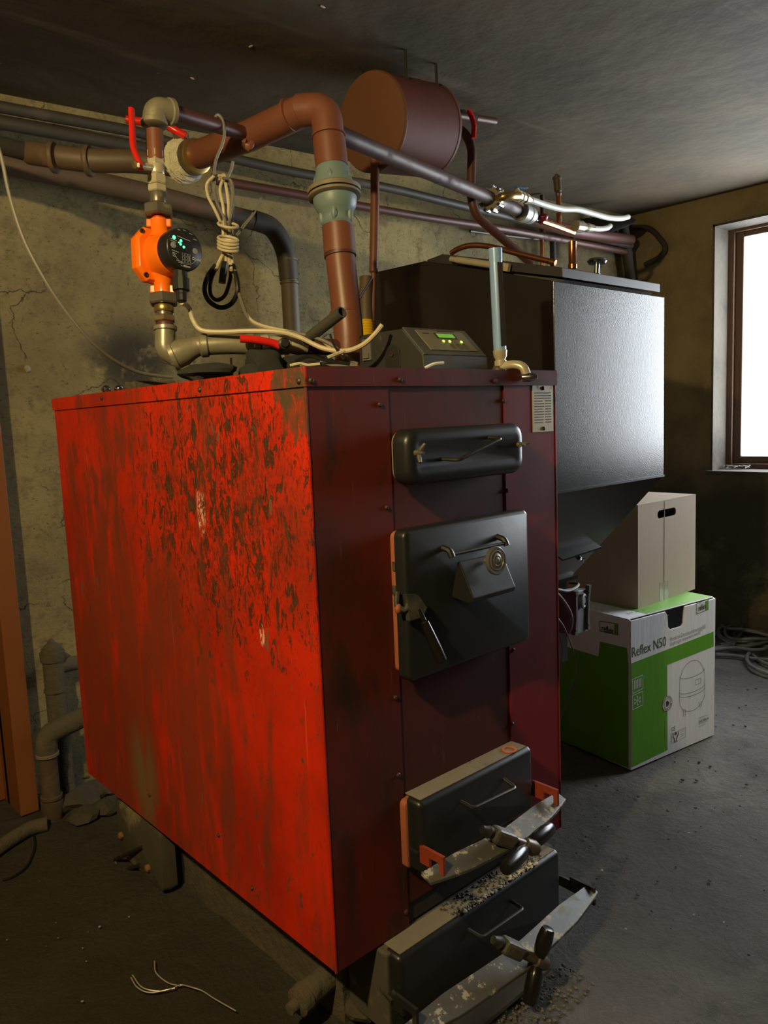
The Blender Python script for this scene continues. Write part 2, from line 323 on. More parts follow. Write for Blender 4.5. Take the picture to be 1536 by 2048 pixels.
# ---------------------------------------------------------------- the room
cor = at(1262, 432, 2, ZC); wl = at(0, 187, 2, ZC); XR = cor.x
wd = (cor-wl).normalized(); wn = V((-wd.y, wd.x, 0))       # wn points away from the room (+y)
def onwall(px, py, off=0.0): return hit(px, py, wl - wn*off, wn)
def wallx(x): t = (x-wl.x)/wd.x; return wl + wd*t
def struct(name, bm, m, label=None, **k):
    o = obj(name, bm, m, **k); o['kind'] = 'structure'
    if label: o['label'] = label
    return o
def wall_box(bm, xa, xb, z0, z1, th=.3):
    a, b = wallx(xa), wallx(xb); a.z = b.z = z0
    prism(bm, [a, b, b+wn*th, a+wn*th], (0, 0, z1-z0))
bm = B()
n_ = 90
RX0 = -2.6; x0, x1, y0, y1 = RX0, XR+.2, -3.0, 2.3
gx = [x0+(x1-x0)*i/n_ for i in range(n_+1)]; gy = [y0+(y1-y0)*i/n_ for i in range(n_+1)]
def fz(x, y):
    h = .006*noise.noise(V((x*3, y*3, 0)))+.003*noise.noise(V((x*11, y*11, 3)))
    # ash heaped against the masonry on the left
    d = max(0, 1-((x+.02)**2/.03+((y-1.25)**2)/.25)); return h + .02*d*d - .004
g = [[bm.verts.new((x, y, fz(x, y))) for y in gy] for x in gx]
for i in range(n_):
    for j in range(n_): bm.faces.new((g[i][j], g[i+1][j], g[i+1][j+1], g[i][j+1]))
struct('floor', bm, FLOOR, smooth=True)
bm = B()
bx(bm, (x0, y0, ZC), (x1+.3, 2.5, ZC+.2)); struct('ceiling', bm, CEIL)
ja = at(42, 1634, 2, 0); jb = at(80, 1622, 2, 0); XJ = ja.x+.03
bm = B(); wall_box(bm, XJ, XR, 0, ZC); wall_box(bm, XJ-.85, XJ, 2.05, ZC); wall_box(bm, x0, XJ-.85, 0, ZC)
struct('wall_back', bm, PLASTER)
WY1 = at(1425, 600, 0, XR).y; WY0 = WY1-2.15; WZ0 = at(1425, 945, 0, XR).z; WZ1 = at(1425, 450, 0, XR).z
bm = B(); T = .34
bx(bm, (XR, y0, 0), (XR+T, WY0, ZC)); bx(bm, (XR, WY1, 0), (XR+T, 2.3, ZC))
bx(bm, (XR, WY0, 0), (XR+T, WY1, WZ0)); bx(bm, (XR, WY0, WZ1), (XR+T, WY1, ZC))
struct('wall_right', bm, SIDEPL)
bm = B(); bx(bm, (x0-.2, y0, 0), (x0, 2.4, ZC)); DARKW = surf('darkened_wall', (.045, .038, .028), (.025, .022, .017), None, 4, .95); struct('wall_left', bm, DARKW)  # unseen walls coloured near black to cut bounced light
bm = B(); bx(bm, (x0, y0-.2, 0), (x1+.3, y0, ZC)); struct('wall_front', bm, DARKW)
# window: reveal lining, brown frame, frosted pane
win = thing('window_1', 'small cellar window with brown frame and bright frosted pane', 'window', (XR+.2, (WY0+WY1)/2, WZ0)); del win['category']; win['kind'] = 'structure'
bm = B(); e = .012; XF = XR+.17
bx(bm, (XR-.004, WY1-e, WZ0), (XF, WY1, WZ1)); bx(bm, (XR-.004, WY0, WZ0), (XF, WY0+e, WZ1))
bx(bm, (XR-.004, WY0, WZ1-e), (XF, WY1, WZ1)); bx(bm, (XR-.03, WY0-.02, WZ0-.012), (XF, WY1+.015, WZ0+.012))
obj('reveal', bm, REVEAL, win)
WB = surf('brown_window_wood', (.13, .065, .034), (.085, .045, .026), (.05, .03, .02), 8, .5, 0, .3, .002)
fy = at(1486, 700, 0, XF+.03).y; fz0 = at(1500, 912, 0, XF+.03).z; fz1 = at(1500, 472, 0, XF+.03).z
def ring(name, xa, xb, ya, yb, za, zb, wy, wz0, wz1, m):
    bm = B(); bx(bm, (xa, ya, za), (xb, ya+wy, zb)); bx(bm, (xa, yb-wy, za), (xb, yb, zb)); bx(bm, (xa, ya+wy, za), (xb, yb-wy, za+wz0)); bx(bm, (xa, ya+wy, zb-wz1), (xb, yb-wy, zb))
    return obj(name, bm, m, win, bevel=.004)
mid = (WY1-fy)*.5
ring('frame', XF, XF+.07, WY0, WY1, WZ0, WZ1, mid, (fz0-WZ0)*.5, (WZ1-fz1)*.5, WB)
ring('sash', XF+.02, XF+.06, WY0+mid, WY1-mid, WZ0+(fz0-WZ0)*.5, WZ1-(WZ1-fz1)*.5, mid, (fz0-WZ0)*.5, (WZ1-fz1)*.5, WB)
n = N('frosted_daylight_pane'); n.set((.8, .85, .9), .6)
ff = n.mix(n.noise(2.2, 5, .6, None, .8), (.90, .95, 1.0), (.70, .77, .84)); n.l(ff, n.b.inputs['Emission Color']); n.b.inputs['Emission Strength'].default_value = WINDOW_GLOW
bm = B(); bx(bm, (XF+.035, WY0+.05, fz0-.02), (XF+.045, WY1-.05, fz1+.02)); obj('pane', bm, n.m, win)
bm = B()
for k in range(9):
    y = WY1-.02-random.random()*.12
    sweep(bm, spline([(XF-.05+random.uniform(-.04, .03), y+random.uniform(-.05, .04), WZ0+.018+random.random()*.02) for _ in range(4)]), .0025, 5)
tag(obj('cobweb_tuft', bm, CABG), 'tangle of pale straw and cobweb on the window sill', 'debris')
# doorway at the left edge
d1 = thing('door_1', 'brown painted door frame at the left edge of the room', 'door', (XJ-.4, 1.7, 0)); del d1['category']; d1['kind'] = 'structure'
bm = B(); w0 = wallx(XJ).y
bx(bm, (ja.x, ja.y, 0), (jb.x, w0+.03, 2.15)); bx(bm, (ja.x, w0, 0), (XJ, w0+.30, 2.12)); obj('jamb', bm, BROWNDOOR, d1, bevel=.003)
bm = B(); bx(bm, (ja.x-.86, ja.y+.02, 2.05), (ja.x, w0+.06, 2.15)); bx(bm, (ja.x-.92, ja.y+.02, 0), (ja.x-.86, w0+.06, 2.15)); obj('casing', bm, BROWNDOOR, d1, bevel=.003)
bm = B(); bx(bm, (ja.x-.92, w0+.06, .004), (ja.x+.01, w0+.10, 2.12)); obj('door_panel', bm, BROWNDOOR, d1)
# ---------------------------------------------------------------- masonry plinth and its side hatch
pl = thing('masonry_plinth', 'soot-covered masonry plinth under the red boiler', 'plinth', (.4, .7, 0))
PX = .10
bm = B(); bx(bm, (PX, .11, -.02), (.70, 1.25, BB-.002))
bmesh.ops.subdivide_edges(bm, edges=bm.edges, cuts=14, use_grid_fill=True)
for v in bm.verts:
    if v.co.z < BB-.01: v.co += V((noise.noise(v.co*9), noise.noise(v.co*8+V((5, 0, 0))), 0))*.012
obj('masonry', bm, MASON, pl, smooth=True)
stub = at(612, 2006, 2, .08)
bm = B(); lathe(bm, (PX+.03, stub.y+.03, .085), (-1, -.12, -.05), [(0, .030), (.10, .030), (.102, .034), (.125, .032), (.13, .014), (.15, .013), (.152, .002)], 16)
obj('drain_stub', bm, MASON, pl, smooth=True)
for i, (yy, zz, s) in enumerate([(.16, .03, .035), (.10, .02, .03), (.05, .015, .028), (.0, .02, .022)]):
    bm = B(); blob(bm, (.135+i*.035, yy-.07, zz), (s*1.2, s, s*.9), i+3, 2); obj('brick_fragment', bm, RUBBLE, pl)
h0 = at(322, 1795, 2, 0.0)
HX = at(325, 1792, 2, .005).x
hy0 = at(320, 1700, 0, HX).y; hy1 = at(232, 1640, 0, HX).y; hz1 = at(318, 1668, 0, HX).z
ht = thing('cleanout_hatch', 'dusty upright iron cleanout hatch standing against the plinth side', 'hatch', (HX, (hy0+hy1)/2, 0))
bm = B(); m = frame((HX+.05, (hy0+hy1)/2, (hz1+.01)/2), (0, -1, 0), (0, 0, 1))
pillow(bm, m, hy1-hy0, hz1-.01, .02, [(.004, 0), (.03, 0), (.046, .004), (.05, .012)])
obj('plate', bm, surf('hatch_dusty_iron', (.085, .07, .045), (.04, .034, .025), (.20, .16, .085), 11, .8, 0, .6, .003, .5, .62), ht, smooth=True)
def hp(a, b, o=.0): p = at(a, b, 0, HX-o); return p
bm = B(); bx(bm, (HX+.04, hy0+.03, .0), (HX+.088, hy1-.03, hz1-.03)); obj('frame', bm, surf('hatch_gap_shade', (.012, .011, .01), None, None, 20, .9), ht)  # black box standing in for the shaded gap behind the plate
q0, q1 = hp(285, 1694), hp(280, 1730)
bm = B(); sweep(bm, smooth_path([q0, hp(228, 1720, .03), hp(246, 1742, .02), q1], .012), .006, 8); obj('pull_handle', bm, STEEL_D, ht, smooth=True)
for a, b in ((298, 1735), (244, 1670)):
    p = hp(a, b); bm = B(); lathe(bm, p+V((.004, 0, 0)), (-1, 0, 0), [(0, .011), (.012, .011), (.016, .006)], 8); obj('bolt', bm, surf('rust_bolt%d' % a, (.25, .13, .05), None, None, 30, .7), ht, smooth=True)
# ---------------------------------------------------------------- the boiler
bo = thing('boiler', 'large red sheet-metal solid fuel boiler with black cast doors', 'boiler', (BW/2, BD/2, BB))
bm = B(); bx(bm, (.004, .006, BB+.002), (BW-.004, BD-.004, BT-.03)); obj('body', bm, CORE, bo)
t = .0035
bm = B(); bx(bm, (0, .001, BB), (t, BD, BT-.033)); obj('side_panel', bm, RED_SIDE, bo)['label'] = 'bright red left side panel flecked with rust and soot'
bm = B(); bx(bm, (BW-t, .001, BB), (BW, BD, BT-.033)); obj('side_panel', bm, RED_RIGHT, bo)
bm = B(); bx(bm, (t, BD-t, BB), (BW-t, BD, BT-.033)); obj('back_panel', bm, RED_RIGHT, bo)
SX0, SX1 = .2065, .576
bm = B(); bx(bm, (0, -.002, BB), (SX0, .004, BT-.034)); obj('front_panel', bm, RED_FRONT, bo)['label'] = 'sooty red, shade-darkened left front panel'
bm = B(); bx(bm, (SX0+.002, .001, BB+.05), (SX1-.002, .006, BT-.034)); obj('front_panel', bm, RED_MID, bo)['label'] = 'recessed middle front panel behind the doors'
bm = B(); bx(bm, (SX1, -.002, BB), (BW, .004, BT-.034)); obj('front_panel', bm, RED_RIGHT, bo)['label'] = 'right front panel with the data plate'
# top cover: folded lid with side and front lips
bm = B(); bx(bm, (-.004, -.006, BT-.003), (BW+.004, BD+.004, BT)); obj('top_cover', bm, surf('top_dust', (.10, .05, .04), (.08, .07, .06), (.16, .14, .1), 8, .9), bo)
bm = B(); bx(bm, (-.0045, -.0065, BT-.036), (-.001, BD+.004, BT+.0005)); obj('cover_lip', bm, RED_SIDE, bo)['label'] = 'bright red side lip of the top cover'
bm = B(); bx(bm, (-.001, -.0065, BT-.036), (BW+.004, -.0025, BT+.0005)); obj('cover_lip', bm, RED_FRONT, bo)
EDGE = surf('worn_red_edge', (.26, .03, .025), None, (.2, .08, .06), 30, .4)
bm = B(); bx(bm, (-.0025, -.0035, BB), (.0015, .0, BT-.036)); obj('corner_edge', bm, RED_SIDE, bo)
bm = B(); bx(bm, (BW-.0005, -.0035, BB), (BW+.0025, .0, BT-.036)); obj('corner_edge', bm, EDGE, bo)
def screw(p, axis, r=.0062):
    bm = B(); lathe(bm, V(p), axis, [(0, r), (.0018, r), (.0045, r*.55), (.0046, r*.3), (.003, .0006)], 10); return obj('screw', bm, SCREW, bo, smooth=True)
for px, py in ((622, 761), (800, 759), (990, 762)): screw(at(px, py, 1, -.0065), (0, -1, 0))
for px, py in ((598, 762), (400, 779), (204, 796)): screw(at(px, py, 0, -.0045), (-1, 0, 0))
for px, py in ((759, 809), (773, 1015), (790, 1395), (796, 1550), (811, 1824), (1007, 801), (1014, 981), (1026, 1300), (1024, 1448)): screw(at(px, py, 1, -.002), (0, -1, 0), .0055)
for px, py in ((505, 1776), (300, 1590), (438, 1670)): screw(at(px, py, 0, 0), (-1, 0, 0), .005)
# data plate with two rivets; its lines are too worn to read
dp0, dp1 = at(1064, 770, 1, -.003), at(1107, 862, 1, -.003)
bm = B(); bx(bm, (dp0.x, -.004, dp1.z), (dp1.x-.001, -.002, dp0.z)); dplate = obj('data_plate', bm, LABELM, bo)
dplate['label'] = 'worn beige metal data plate with faded lines'
bm = B(); W_, H_ = dp1.x-dp0.x, dp0.z-dp1.z
random.seed(3)
for k in range(12):
    zz = dp0.z-H_*(.17+.057*k); xa = dp0.x+W_*.08
    for a, b in (((0, .34+.12*random.random()), (.52, .80)) if k > 2 else ((0, .8),)):
        x = a
        while x < b:
            s = .02+.05*random.random(); bx(bm, (xa+W_*x, -.0045, zz-.0012), (xa+W_*min(b, x+s), -.004, zz+.0012)); x += s+.015
obj('faded_print', bm, INKL if False else flatm('faded_ink', (.10, .085, .05), .6), dplate)
for f in (.07, .93):
    bm = B(); lathe(bm, (dp0.x+W_*.5, -.004, dp0.z-H_*f), (0, -1, 0), [(0, .005), (.002, .005), (.004, .002)], 10); obj('rivet', bm, SCREW, dplate, smooth=True)

def slab(name, x0, x1, z0, z1, ya, yb, r, mat, parent, edge=.006, dish=0):
    m = frame(((x0+x1)/2, ya, (z0+z1)/2), (1, 0, 0), (0, 0, 1)); d = ya-yb
    m = Matrix.Translation(((x0+x1)/2, ya, (z0+z1)/2))
    rings = [(0, 0), (d-edge, 0), (d-edge*.35, edge*.35), (d, edge)]
    if dish: rings += [(d, edge+.012), (d-dish, edge+.020)]
    bm = B(); pillow(bm, m, x1-x0, z1-z0, r, rings, 6); return obj(name, bm, mat, parent, smooth=True)
# --- upper door (stoking hatch)
ud = slab('upper_door', .198, .574, 1.222, 1.336, -.018, -.062, .030, IRON, bo, .014, .002); ud['label'] = 'long narrow black upper door with wing nuts'
slab('rim', .212, .585, 1.226, 1.332, 0, -.018, .026, surf('scorched_rim', (.33, .24, .13), (.30, .16, .08), (.10, .08, .05), 14, .7), ud, .002)
bm = B(); bx(bm, (.21, -.064, 1.3355), (.56, -.02, 1.3375)); 
bm.free()
def yp(px, py, y): return at(px, py, 1, y)
bm = B(); sweep(bm, smooth_path([yp(975, 875, -.058), yp(1003, 877, -.095), yp(917, 920, -.095), yp(884, 918, -.058)], .010), .0042, 8); obj('handle', bm, STEEL_D, ud, smooth=True)
def wingnut(px, py, y, parent, s=1.0, rot=0.4):
    p = yp(px, py, y); bm = B()
    lathe(bm, p+V((0, .006, 0)), (0, -1, 0), [(0, .011*s), (.004*s, .011*s), (.005*s, .007*s), (.016*s, .006*s), (.018*s, .0035*s), (.026*s, .0035*s)], 12)
    for sg in (-1, 1):
        dx = V((math.cos(rot), 0, math.sin(rot)))*sg
        sweep(bm, [p+V((0, -.006*s, 0)), p+dx*.010*s+V((0, -.012*s, 0)), p+dx*.019*s+V((0, -.018*s, 0))], [.003*s, .0045*s, .003*s], 8)
    return obj('wing_nut', bm, DARKNUT, parent, smooth=True)
wingnut(832, 906, -.062, ud, 1.05, 1.2); wingnut(1037, 889, -.062, ud, .95, .2)
# --- loading door
md = slab('loading_door', .190, .598, .813, 1.132, -.020, -.050, .016, IRON, bo, .007); md['label'] = 'big square black loading door with hinged air flap'
slab('rim', .196, .592, .825, 1.126, 0, -.020, .014, ORANGE_RIM, md, .002)
ra, rb = yp(903, 1109, -.074), yp(1012, 1086, -.074)
bm = B(); sweep(bm, [ra-V((.004, 0, 0)), rb+V((.004, 0, 0))], .0038, 10); obj('flap_rod', bm, IRON_D, md, smooth=True)
for p in (ra, rb):
    bm = B(); sweep(bm, smooth_path([V((p.x, -.048, p.z+.012)), V((p.x, -.070, p.z+.008)), V((p.x, -.076, p.z-.006))], .008), .007, 8); obj('flap_bracket', bm, IRON, md, smooth=True)
# air flap: wedge-sided plate hanging from the rod, lower edge standing away from the door
f0, f1 = .395, .518; 
fa = yp(915, 1125, -.070); fb = yp(945, 1212, -.112)
za, zb = fa.z, yp(945, 1206, -.108).z; f0 = yp(917, 1125, -.072).x; f1 = yp(1002, 1108, -.072).x
bm = B()
prof = [(-.068, za), (-.074, za+.002), (-.112, zb+.010), (-.108, zb), (-.098, zb-.003), (-.050, zb+.004), (-.050, zb+.012), (-.066, za-.01)]
prism(bm, [V((f0, y, z)) for y, z in prof], (f1-f0, 0, 0)); fl = obj('air_flap', bm, IRON, md, bevel=.002)
kp = yp(992, 1124, -.112)
bm = B(); lathe(bm, kp+V((0, .030, 0)), (0, -1, .1), [(0, .005), (.022, .005), (.024, .014), (.026, .0300), (.032, .0312), (.034, .029), (.0335, .023), (.0350, .0215), (.0350, .0195), (.0335, .0185), (.0345, .012), (.0355, .011), (.034, .009), (.036, .006), (.036, .002)], 36)
obj('dial_knob', bm, surf('grey_ribbed_dial', (.20, .19, .165), (.13, .125, .11), None, 20, .35, .4, .1), fl, smooth=True)
# latch with black tapered grip
lt0 = yp(800, 1205, -.055)
bm = B(); sweep(bm, smooth_path([yp(795, 1185, -.035), yp(793, 1213, -.045), yp(812, 1222, -.06), yp(820, 1200, -.062)], .008), .006, 8)
prism(bm, [yp(806, 1188, -.052), yp(828, 1188, -.055), yp(846, 1213, -.066), yp(838, 1232, -.066), yp(812, 1240, -.056)], (0, -.012, 0)); la = obj('latch', bm, IRON_D, md, bevel=.002)
bm = B(); blob(bm, yp(797, 1218, -.048), (.009, .007, .011), 2, 2, .1); obj('latch_knob', bm, ORANGE_RIM, la, smooth=True)
bm = B(); pa, pb = yp(838, 1218, -.072), yp(884, 1324, -.100); dd = pb-pa
sweep(bm, [pa, pa+dd*.22, pa+dd*.24, pa+dd*.45, pa+dd*.75, pa+dd*.97, pb], [.005, .0055, .009, .0105, .0125, .012, .007], 14); obj('grip', bm, BAKELITE, la, smooth=True)
for py in (1132, 1180):
    p = yp(790, py, -.012); bm = B(); lathe(bm, p+V((0, 0, -.009)), (0, 0, 1), [(0, .006), (.018, .006)], 10); obj('hinge_knuckle', bm, IRON_D, md, smooth=True)
# --- clamped doors
def clamp_door(name, label, x0, x1, z0, z1, yf, body, bar, barz, lugs, spindle, handles, hpts, mat, rim):
    d = slab(name, x0, x1, z0, z1, -.016 if yf > -.08 else -.03, yf, .012, mat, bo, .012); d['label'] = label
    slab('rim', x0-.007, x1-.004, z0, z1-.007, .004, -.018, .012, rim, d, .003)
    (ua, ub, uc, ud_) = hpts
    bm = B(); sweep(bm, smooth_path([yp(*ua, yf+.003), yp(*ub, yf-.035), yp(*uc, yf-.035), yp(*ud_, yf+.003)], .010), .0042, 8); obj('pull_handle', bm, STEEL_D, d, smooth=True)
    bm = B(); bx(bm, (x0+.012, yf+.012, z1-.001), (x1-.012, .0, z1+.0012)); obj('dust_layer', bm, DUSTY, d)
    return d
ld_ = clamp_door('cleaning_door', 'lower black cast door with clamp bar and round-ended grips', .200, .590, .385, .548, -.058, None, None, None, None, None, None, ((920, 1602), (947, 1617), (1032, 1576), (1006, 1556)), IRON, ORANGE_RIM)
ad_ = clamp_door('ash_door', 'lowest long black ash door near the floor', .120, .692, .050, .236, -.062, None, None, None, None, None, None, ((934, 1858), (964, 1876), (1047, 1818), (1020, 1800)), IRON, surf('dusty_frame', (.16, .13, .085), (.10, .085, .06), (.25, .2, .12), 10, .9, 0, .4, .003))
# frame box the ash door closes, running back under the front panel
bm = B(); bx(bm, (.112, -.03, .045), (.70, .105, .234)); obj('ash_box', bm, surf('ashy_iron', (.10, .085, .06), (.05, .045, .04), (.20, .17, .11), 10, .9, 0, .5, .003), bo, bevel=.004)
bm = B(); bx(bm, (.215, -.002, .380), (.575, .02, .54)); obj('door_frame', bm, IRON_D, bo)
def bar(door, L, Rr, M_, w0, w1, th, yb, mat=STEEL):
    # spring bar: bowed flat bar, wide in the middle, ends narrowed
    pts = []
    n = 16; bm = B(); rows = []
    for i in range(n+1):
        t_ = i/n; s = 1-abs(2*t_-1)
        c = L.lerp(Rr, t_); c.y += -.028*(s**.8) if s > 0 else 0
        wd_ = w0+(w1-w0)*min(1, s*2.6)
        rows.append([bm.verts.new(c+V((0, a*th/2, b*.5*th*0)) + V((0, a*wd_/2*M_[0], 0)) + V((0, 0, b*th/2)) + V((0, 0, a*wd_/2*M_[1]))) for a, b in ((-1, -1), (1, -1), (1, 1), (-1, 1))])
    for a, b in zip(rows, rows[1:]):
        for k in range(4): bm.faces.new((a[k], a[(k+1) % 4], b[(k+1) % 4], b[k]))
    bm.faces.new(rows[0]); bm.faces.new(rows[-1][::-1])
    o = obj('clamp_bar', bm, mat, door, bevel=.0015); return o
def lug(door, p, s, mat, m2, sgn):
    # bent bracket from the frame, with a slotted plate the bar hooks into
    bm = B()
    bx(bm, (p.x-.004 if sgn > 0 else p.x-.030, p.y+.005, p.z-.045), (p.x+.030 if sgn > 0 else p.x+.004, .0, p.z-.006)) if False else None
    sweep(bm, smooth_path([V((p.x-sgn*.028, -.002, p.z+.004)), V((p.x-sgn*.004, -.006, p.z+.004)), V((p.x, p.y+.040, p.z))], .012), .013, 8, flat=.5)
    o = obj('hinge_lug', bm, mat, door, smooth=True)
    bm = B(); e = .0035; y0_, y1_ = p.y-.022, p.y+.045; z0_, z1_ = p.z-.022, p.z+.026
    y0_ -= .008; bx(bm, (p.x-e, y0_, p.z+.008), (p.x+e, y1_, z1_)); bx(bm, (p.x-e, y0_, z0_), (p.x+e, y0_+.012, p.z+.008)); bx(bm, (p.x-e, y1_-.034, p.z-.014), (p.x+e, y1_, p.z+.008))
    obj('slotted_plate', bm, m2, o)
def grip_path(bm, a, b, r):
    d = b-a; sweep(bm, [a, a+d*.03, a+d*.25, a+d*.6, a+d*.9, a+d*.985, b], [r*.55, r*.7, r*.95, r, r*.86, r*.72, r*.4], 14)
# lower door bar
L, Rr = yp(872, 1748, -.098), yp(1112, 1598, -.098)
L.z = Rr.z = (L.z+Rr.z)/2
cb = bar(ld_, L+V((-.030, 0, 0)), Rr+V((.022, 0, 0)), (.92, .45), .022, .040, .008, 0)
lug(ld_, yp(868, 1726, -.088), 1, IRON_D, ORANGE_PLATE, -1); lug(ld_, yp(1096, 1592, -.088), 1, IRON_D, ORANGE_PLATE, 1)
def spindle(door, pc, tip, g1, g2, m):
    ax = (tip-pc).normalized()
    bm = B(); lathe(bm, pc-ax*.05, ax, [(0, .009), (.012, .011), (.018, .014), (.028, .011), (.032, .008), (.05, .008)], 14); obj('pivot_knob', bm, IRON_D, door, smooth=True)
    bm = B(); m_ = frame(pc-ax*.012, ax, V((0, 0, 1))); bx(bm, (-.008, -.019, -.017), (.050, .019, .017), m_); obj('clamp_sleeve', bm, surf('greasy_steel', (.10, .092, .07), (.055, .05, .04), (.22, .20, .14), 24, .5, .3, .3, .001), door, bevel=.008)
    Lh = (tip-pc).length
    bm = B(); lathe(bm, pc+ax*.02, ax, [(0, .0115), (Lh-.045, .0115), (Lh-.043, .0165), (Lh-.020, .018), (Lh-.008, .0135), (Lh-.004, .006)], 16); sp = obj('spindle', bm, surf('rusty_spindle', (.12, .09, .06), (.07, .055, .04), None, 30, .38, .3, .1), door, smooth=True)
    c = pc+ax*(Lh-.015)
    for g in (g1, g2):
        bm = B(); d = (g-c); grip_path(bm, c+d*.12, g+d*.04, .0185); obj('grip', bm, BAKELITE, sp, smooth=True)
spindle(ld_, yp(1000, 1672, -.128), yp(1066, 1696, -.160), yp(1012, 1737, -.185), yp(1100, 1656, -.140), None)
# ash door bar
L, Rr = yp(822, 2050, -.105), yp(1180, 1792, -.105)
zz = (L.z+Rr.z)/2; L.z = Rr.z = zz
cb = bar(ad_, L+V((-.02, 0, 0)), Rr+V((.015, 0, 0)), (.92, .45), .024, .048, .008, 0)
lug(ad_, yp(815, 2026, -.088), 1, IRON_D, STEEL_D, -1); lug(ad_, yp(1170, 1785, -.088), 1, IRON_D, STEEL_D, 1)
spindle(ad_, yp(1018, 1894, -.140), yp(1085, 1925, -.170), yp(1058, 2006, -.172), yp(1096, 1858, -.176), None)
bm = B(); bx(bm, (.15, -.13, .012), (.55, -.02, .022)); obj('bottom_ledge', bm, surf('dusty_ledge', (.26, .21, .12), (.14, .11, .07), None, 20, .8), ad_)
# ring gasket and debris lying on the doors
gp = at(1019, 1511, 2, .548); gp.y = -.030; gp.x = yp(1019, 1511, -.03).x; gp.z = .5495
bm = B(); rr = [(math.cos(a)*.017, math.sin(a)*.014) for a in [2*math.pi*k/24 for k in range(25)]]
lathe_pts = B(); 
def annulus(bm, c, ra, rb, h, n=28):
    c = V(c); a = [[bm.verts.new(c+V((math.cos(2*math.pi*k/n)*r_, math.sin(2*math.pi*k/n)*r_, z_))) for k in range(n)] for r_, z_ in ((ra, 0), (rb, 0), (rb, h), (ra, h))]
    for i in range(4):
        for k in range(n): bm.faces.new((a[i][k], a[i][(k+1) % n], a[(i+1) % 4][(k+1) % n], a[(i+1) % 4][k]))
lathe_pts.free(); annulus(bm, gp, .0125, .0185, .0022)
tag(obj('ring_gasket', bm, surf('orange_fibre_ring', (.62, .16, .07), None, None, 40, .6)), 'small orange ring gasket lying on top of the lower door', 'gasket')
random.seed(11)
bm = B()
for k in range(420):
    x = .30+.36*random.random(); y = -.052+.05*random.random(); s = .0012+.0035*random.random()**2
    blob(bm, (x, y, .2365+s*.4), (s, s, s*.7), k, 1, .3)
tag(obj('coal_grit', bm, surf('black_grit', (.03, .03, .032), (.06, .06, .062), None, 60, .5)), 'black coal grit strewn on top of the ash door', 'coal', kind='stuff')
bm = B()
for k in range(130):
    x = .33+.27*random.random()**1.0; y = -.058+.014*random.random(); s = .0015+.004*random.random()**2
    blob(bm, (x, y, .2365+s*.4), (s*1.4, s, s*.6), k, 1, .35)
tag(obj('lime_flakes', bm, surf('pale_flake', (.62, .55, .36), (.45, .4, .28), None, 60, .8)), 'pale lime flakes along the front edge of the ash door', 'debris', kind='stuff')
bm = B()
for k in range(500):
    x = .18+.42*random.random(); y = -.125-.10*random.random(); s = .0012+.0038*random.random()**2
    blob(bm, (x, y, .003+s*.4), (s*1.2, s, s*.7), k, 1, .3)
tag(obj('cinder_grit', bm, surf('cinder', (.04, .04, .04), (.16, .13, .08), None, 60, .8)), 'dark cinders spilled on the floor below the ash door', 'debris', kind='stuff')
# ---------------------------------------------------------------- pellet hopper beside the boiler
HY = .117
hx0 = at(1110, 745, 1, HY).x; hx1 = at(1328, 800, 1, HY).x; hz_t = at(1110, 562, 1, HY).z; hz_f = at(1112, 985, 1, HY).z
sa = at(849, 522, 0, hx0); sb = at(750, 544, 0, hx0)
hp_ = thing('pellet_hopper', 'tall black powder-coated pellet hopper with sloping lid and tapered bottom', 'hopper', (1.2, .45, .6))
bt = at(1145, 1150, 1, .30)
bm = B()
side = [(HY, hz_f), (HY, hz_t), (sa.y, sa.z), (sb.y+.02, sa.z+.004), (sb.y+.02, hz_f)]
prism(bm, [V((hx0, y, z)) for y, z in side], (hx1-hx0, 0, 0)); obj('body', bm, HOP, hp_, bevel=.002)
bm = B(); yb0, yb1 = .30, .48
top = [V((hx0, HY, hz_f)), V((hx1, HY, hz_f)), V((hx1, sb.y+.02, hz_f)), V((hx0, sb.y+.02, hz_f))]
bot = [V((hx0+.02, yb0, bt.z)), V((bt.x, yb0, bt.z)), V((bt.x, yb1, bt.z)), V((hx0+.02, yb1, bt.z))]
tv = [bm.verts.new(p) for p in top]; bv = [bm.verts.new(p) for p in bot]
bm.faces.new(tv); bm.faces.new(bv[::-1])
for i in range(4): bm.faces.new((tv[i], tv[(i+1) % 4], bv[(i+1) % 4], bv[i]))
obj('funnel', bm, HOP, hp_)['label'] = 'tapered funnel bottom of the hopper'
bm = B(); bx(bm, (hx0-.002, HY-.002, hz_f-.004), (hx1+.002, HY+.01, hz_f+.003)); obj('fold_seam', bm, HOP, hp_)
nf = (tv and (V(top[1])-V(top[0])).cross(V(bot[0])-V(top[0]))).normalized()
if nf.y > 0: nf = -nf
fp0, fp1 = hit(1112, 1112, top[0], nf), hit(1190, 1087, top[0], nf)
bm = B(); prism(bm, [fp0, fp1, fp1+V((0, 0, .005)), fp0+V((0, 0, .005))], nf*.028); obj('access_flange', bm, HOP, hp_)
p = hit(1158, 1116, top[0], nf); bm = B(); lathe(bm, p, nf, [(0, .008), (.006, .008), (.008, .004), (.018, .004)], 10)
for sg in (-1, 1): sweep(bm, [p+nf*.010, p+nf*.014+V((sg*.009, 0, .004)), p+nf*.018+V((sg*.016, 0, .007))], [.003, .004, .002], 8)
obj('wing_nut', bm, CHROME, hp_, smooth=True)
bm = B(); bx(bm, (hx0+.01, yb0-.012, bt.z-.012), (bt.x+.012, yb1+.012, bt.z)); bx(bm, (hx0+.03, yb0+.01, .52), (bt.x-.02, yb1-.02, bt.z-.01)); obj('outlet', bm, HOP, hp_)
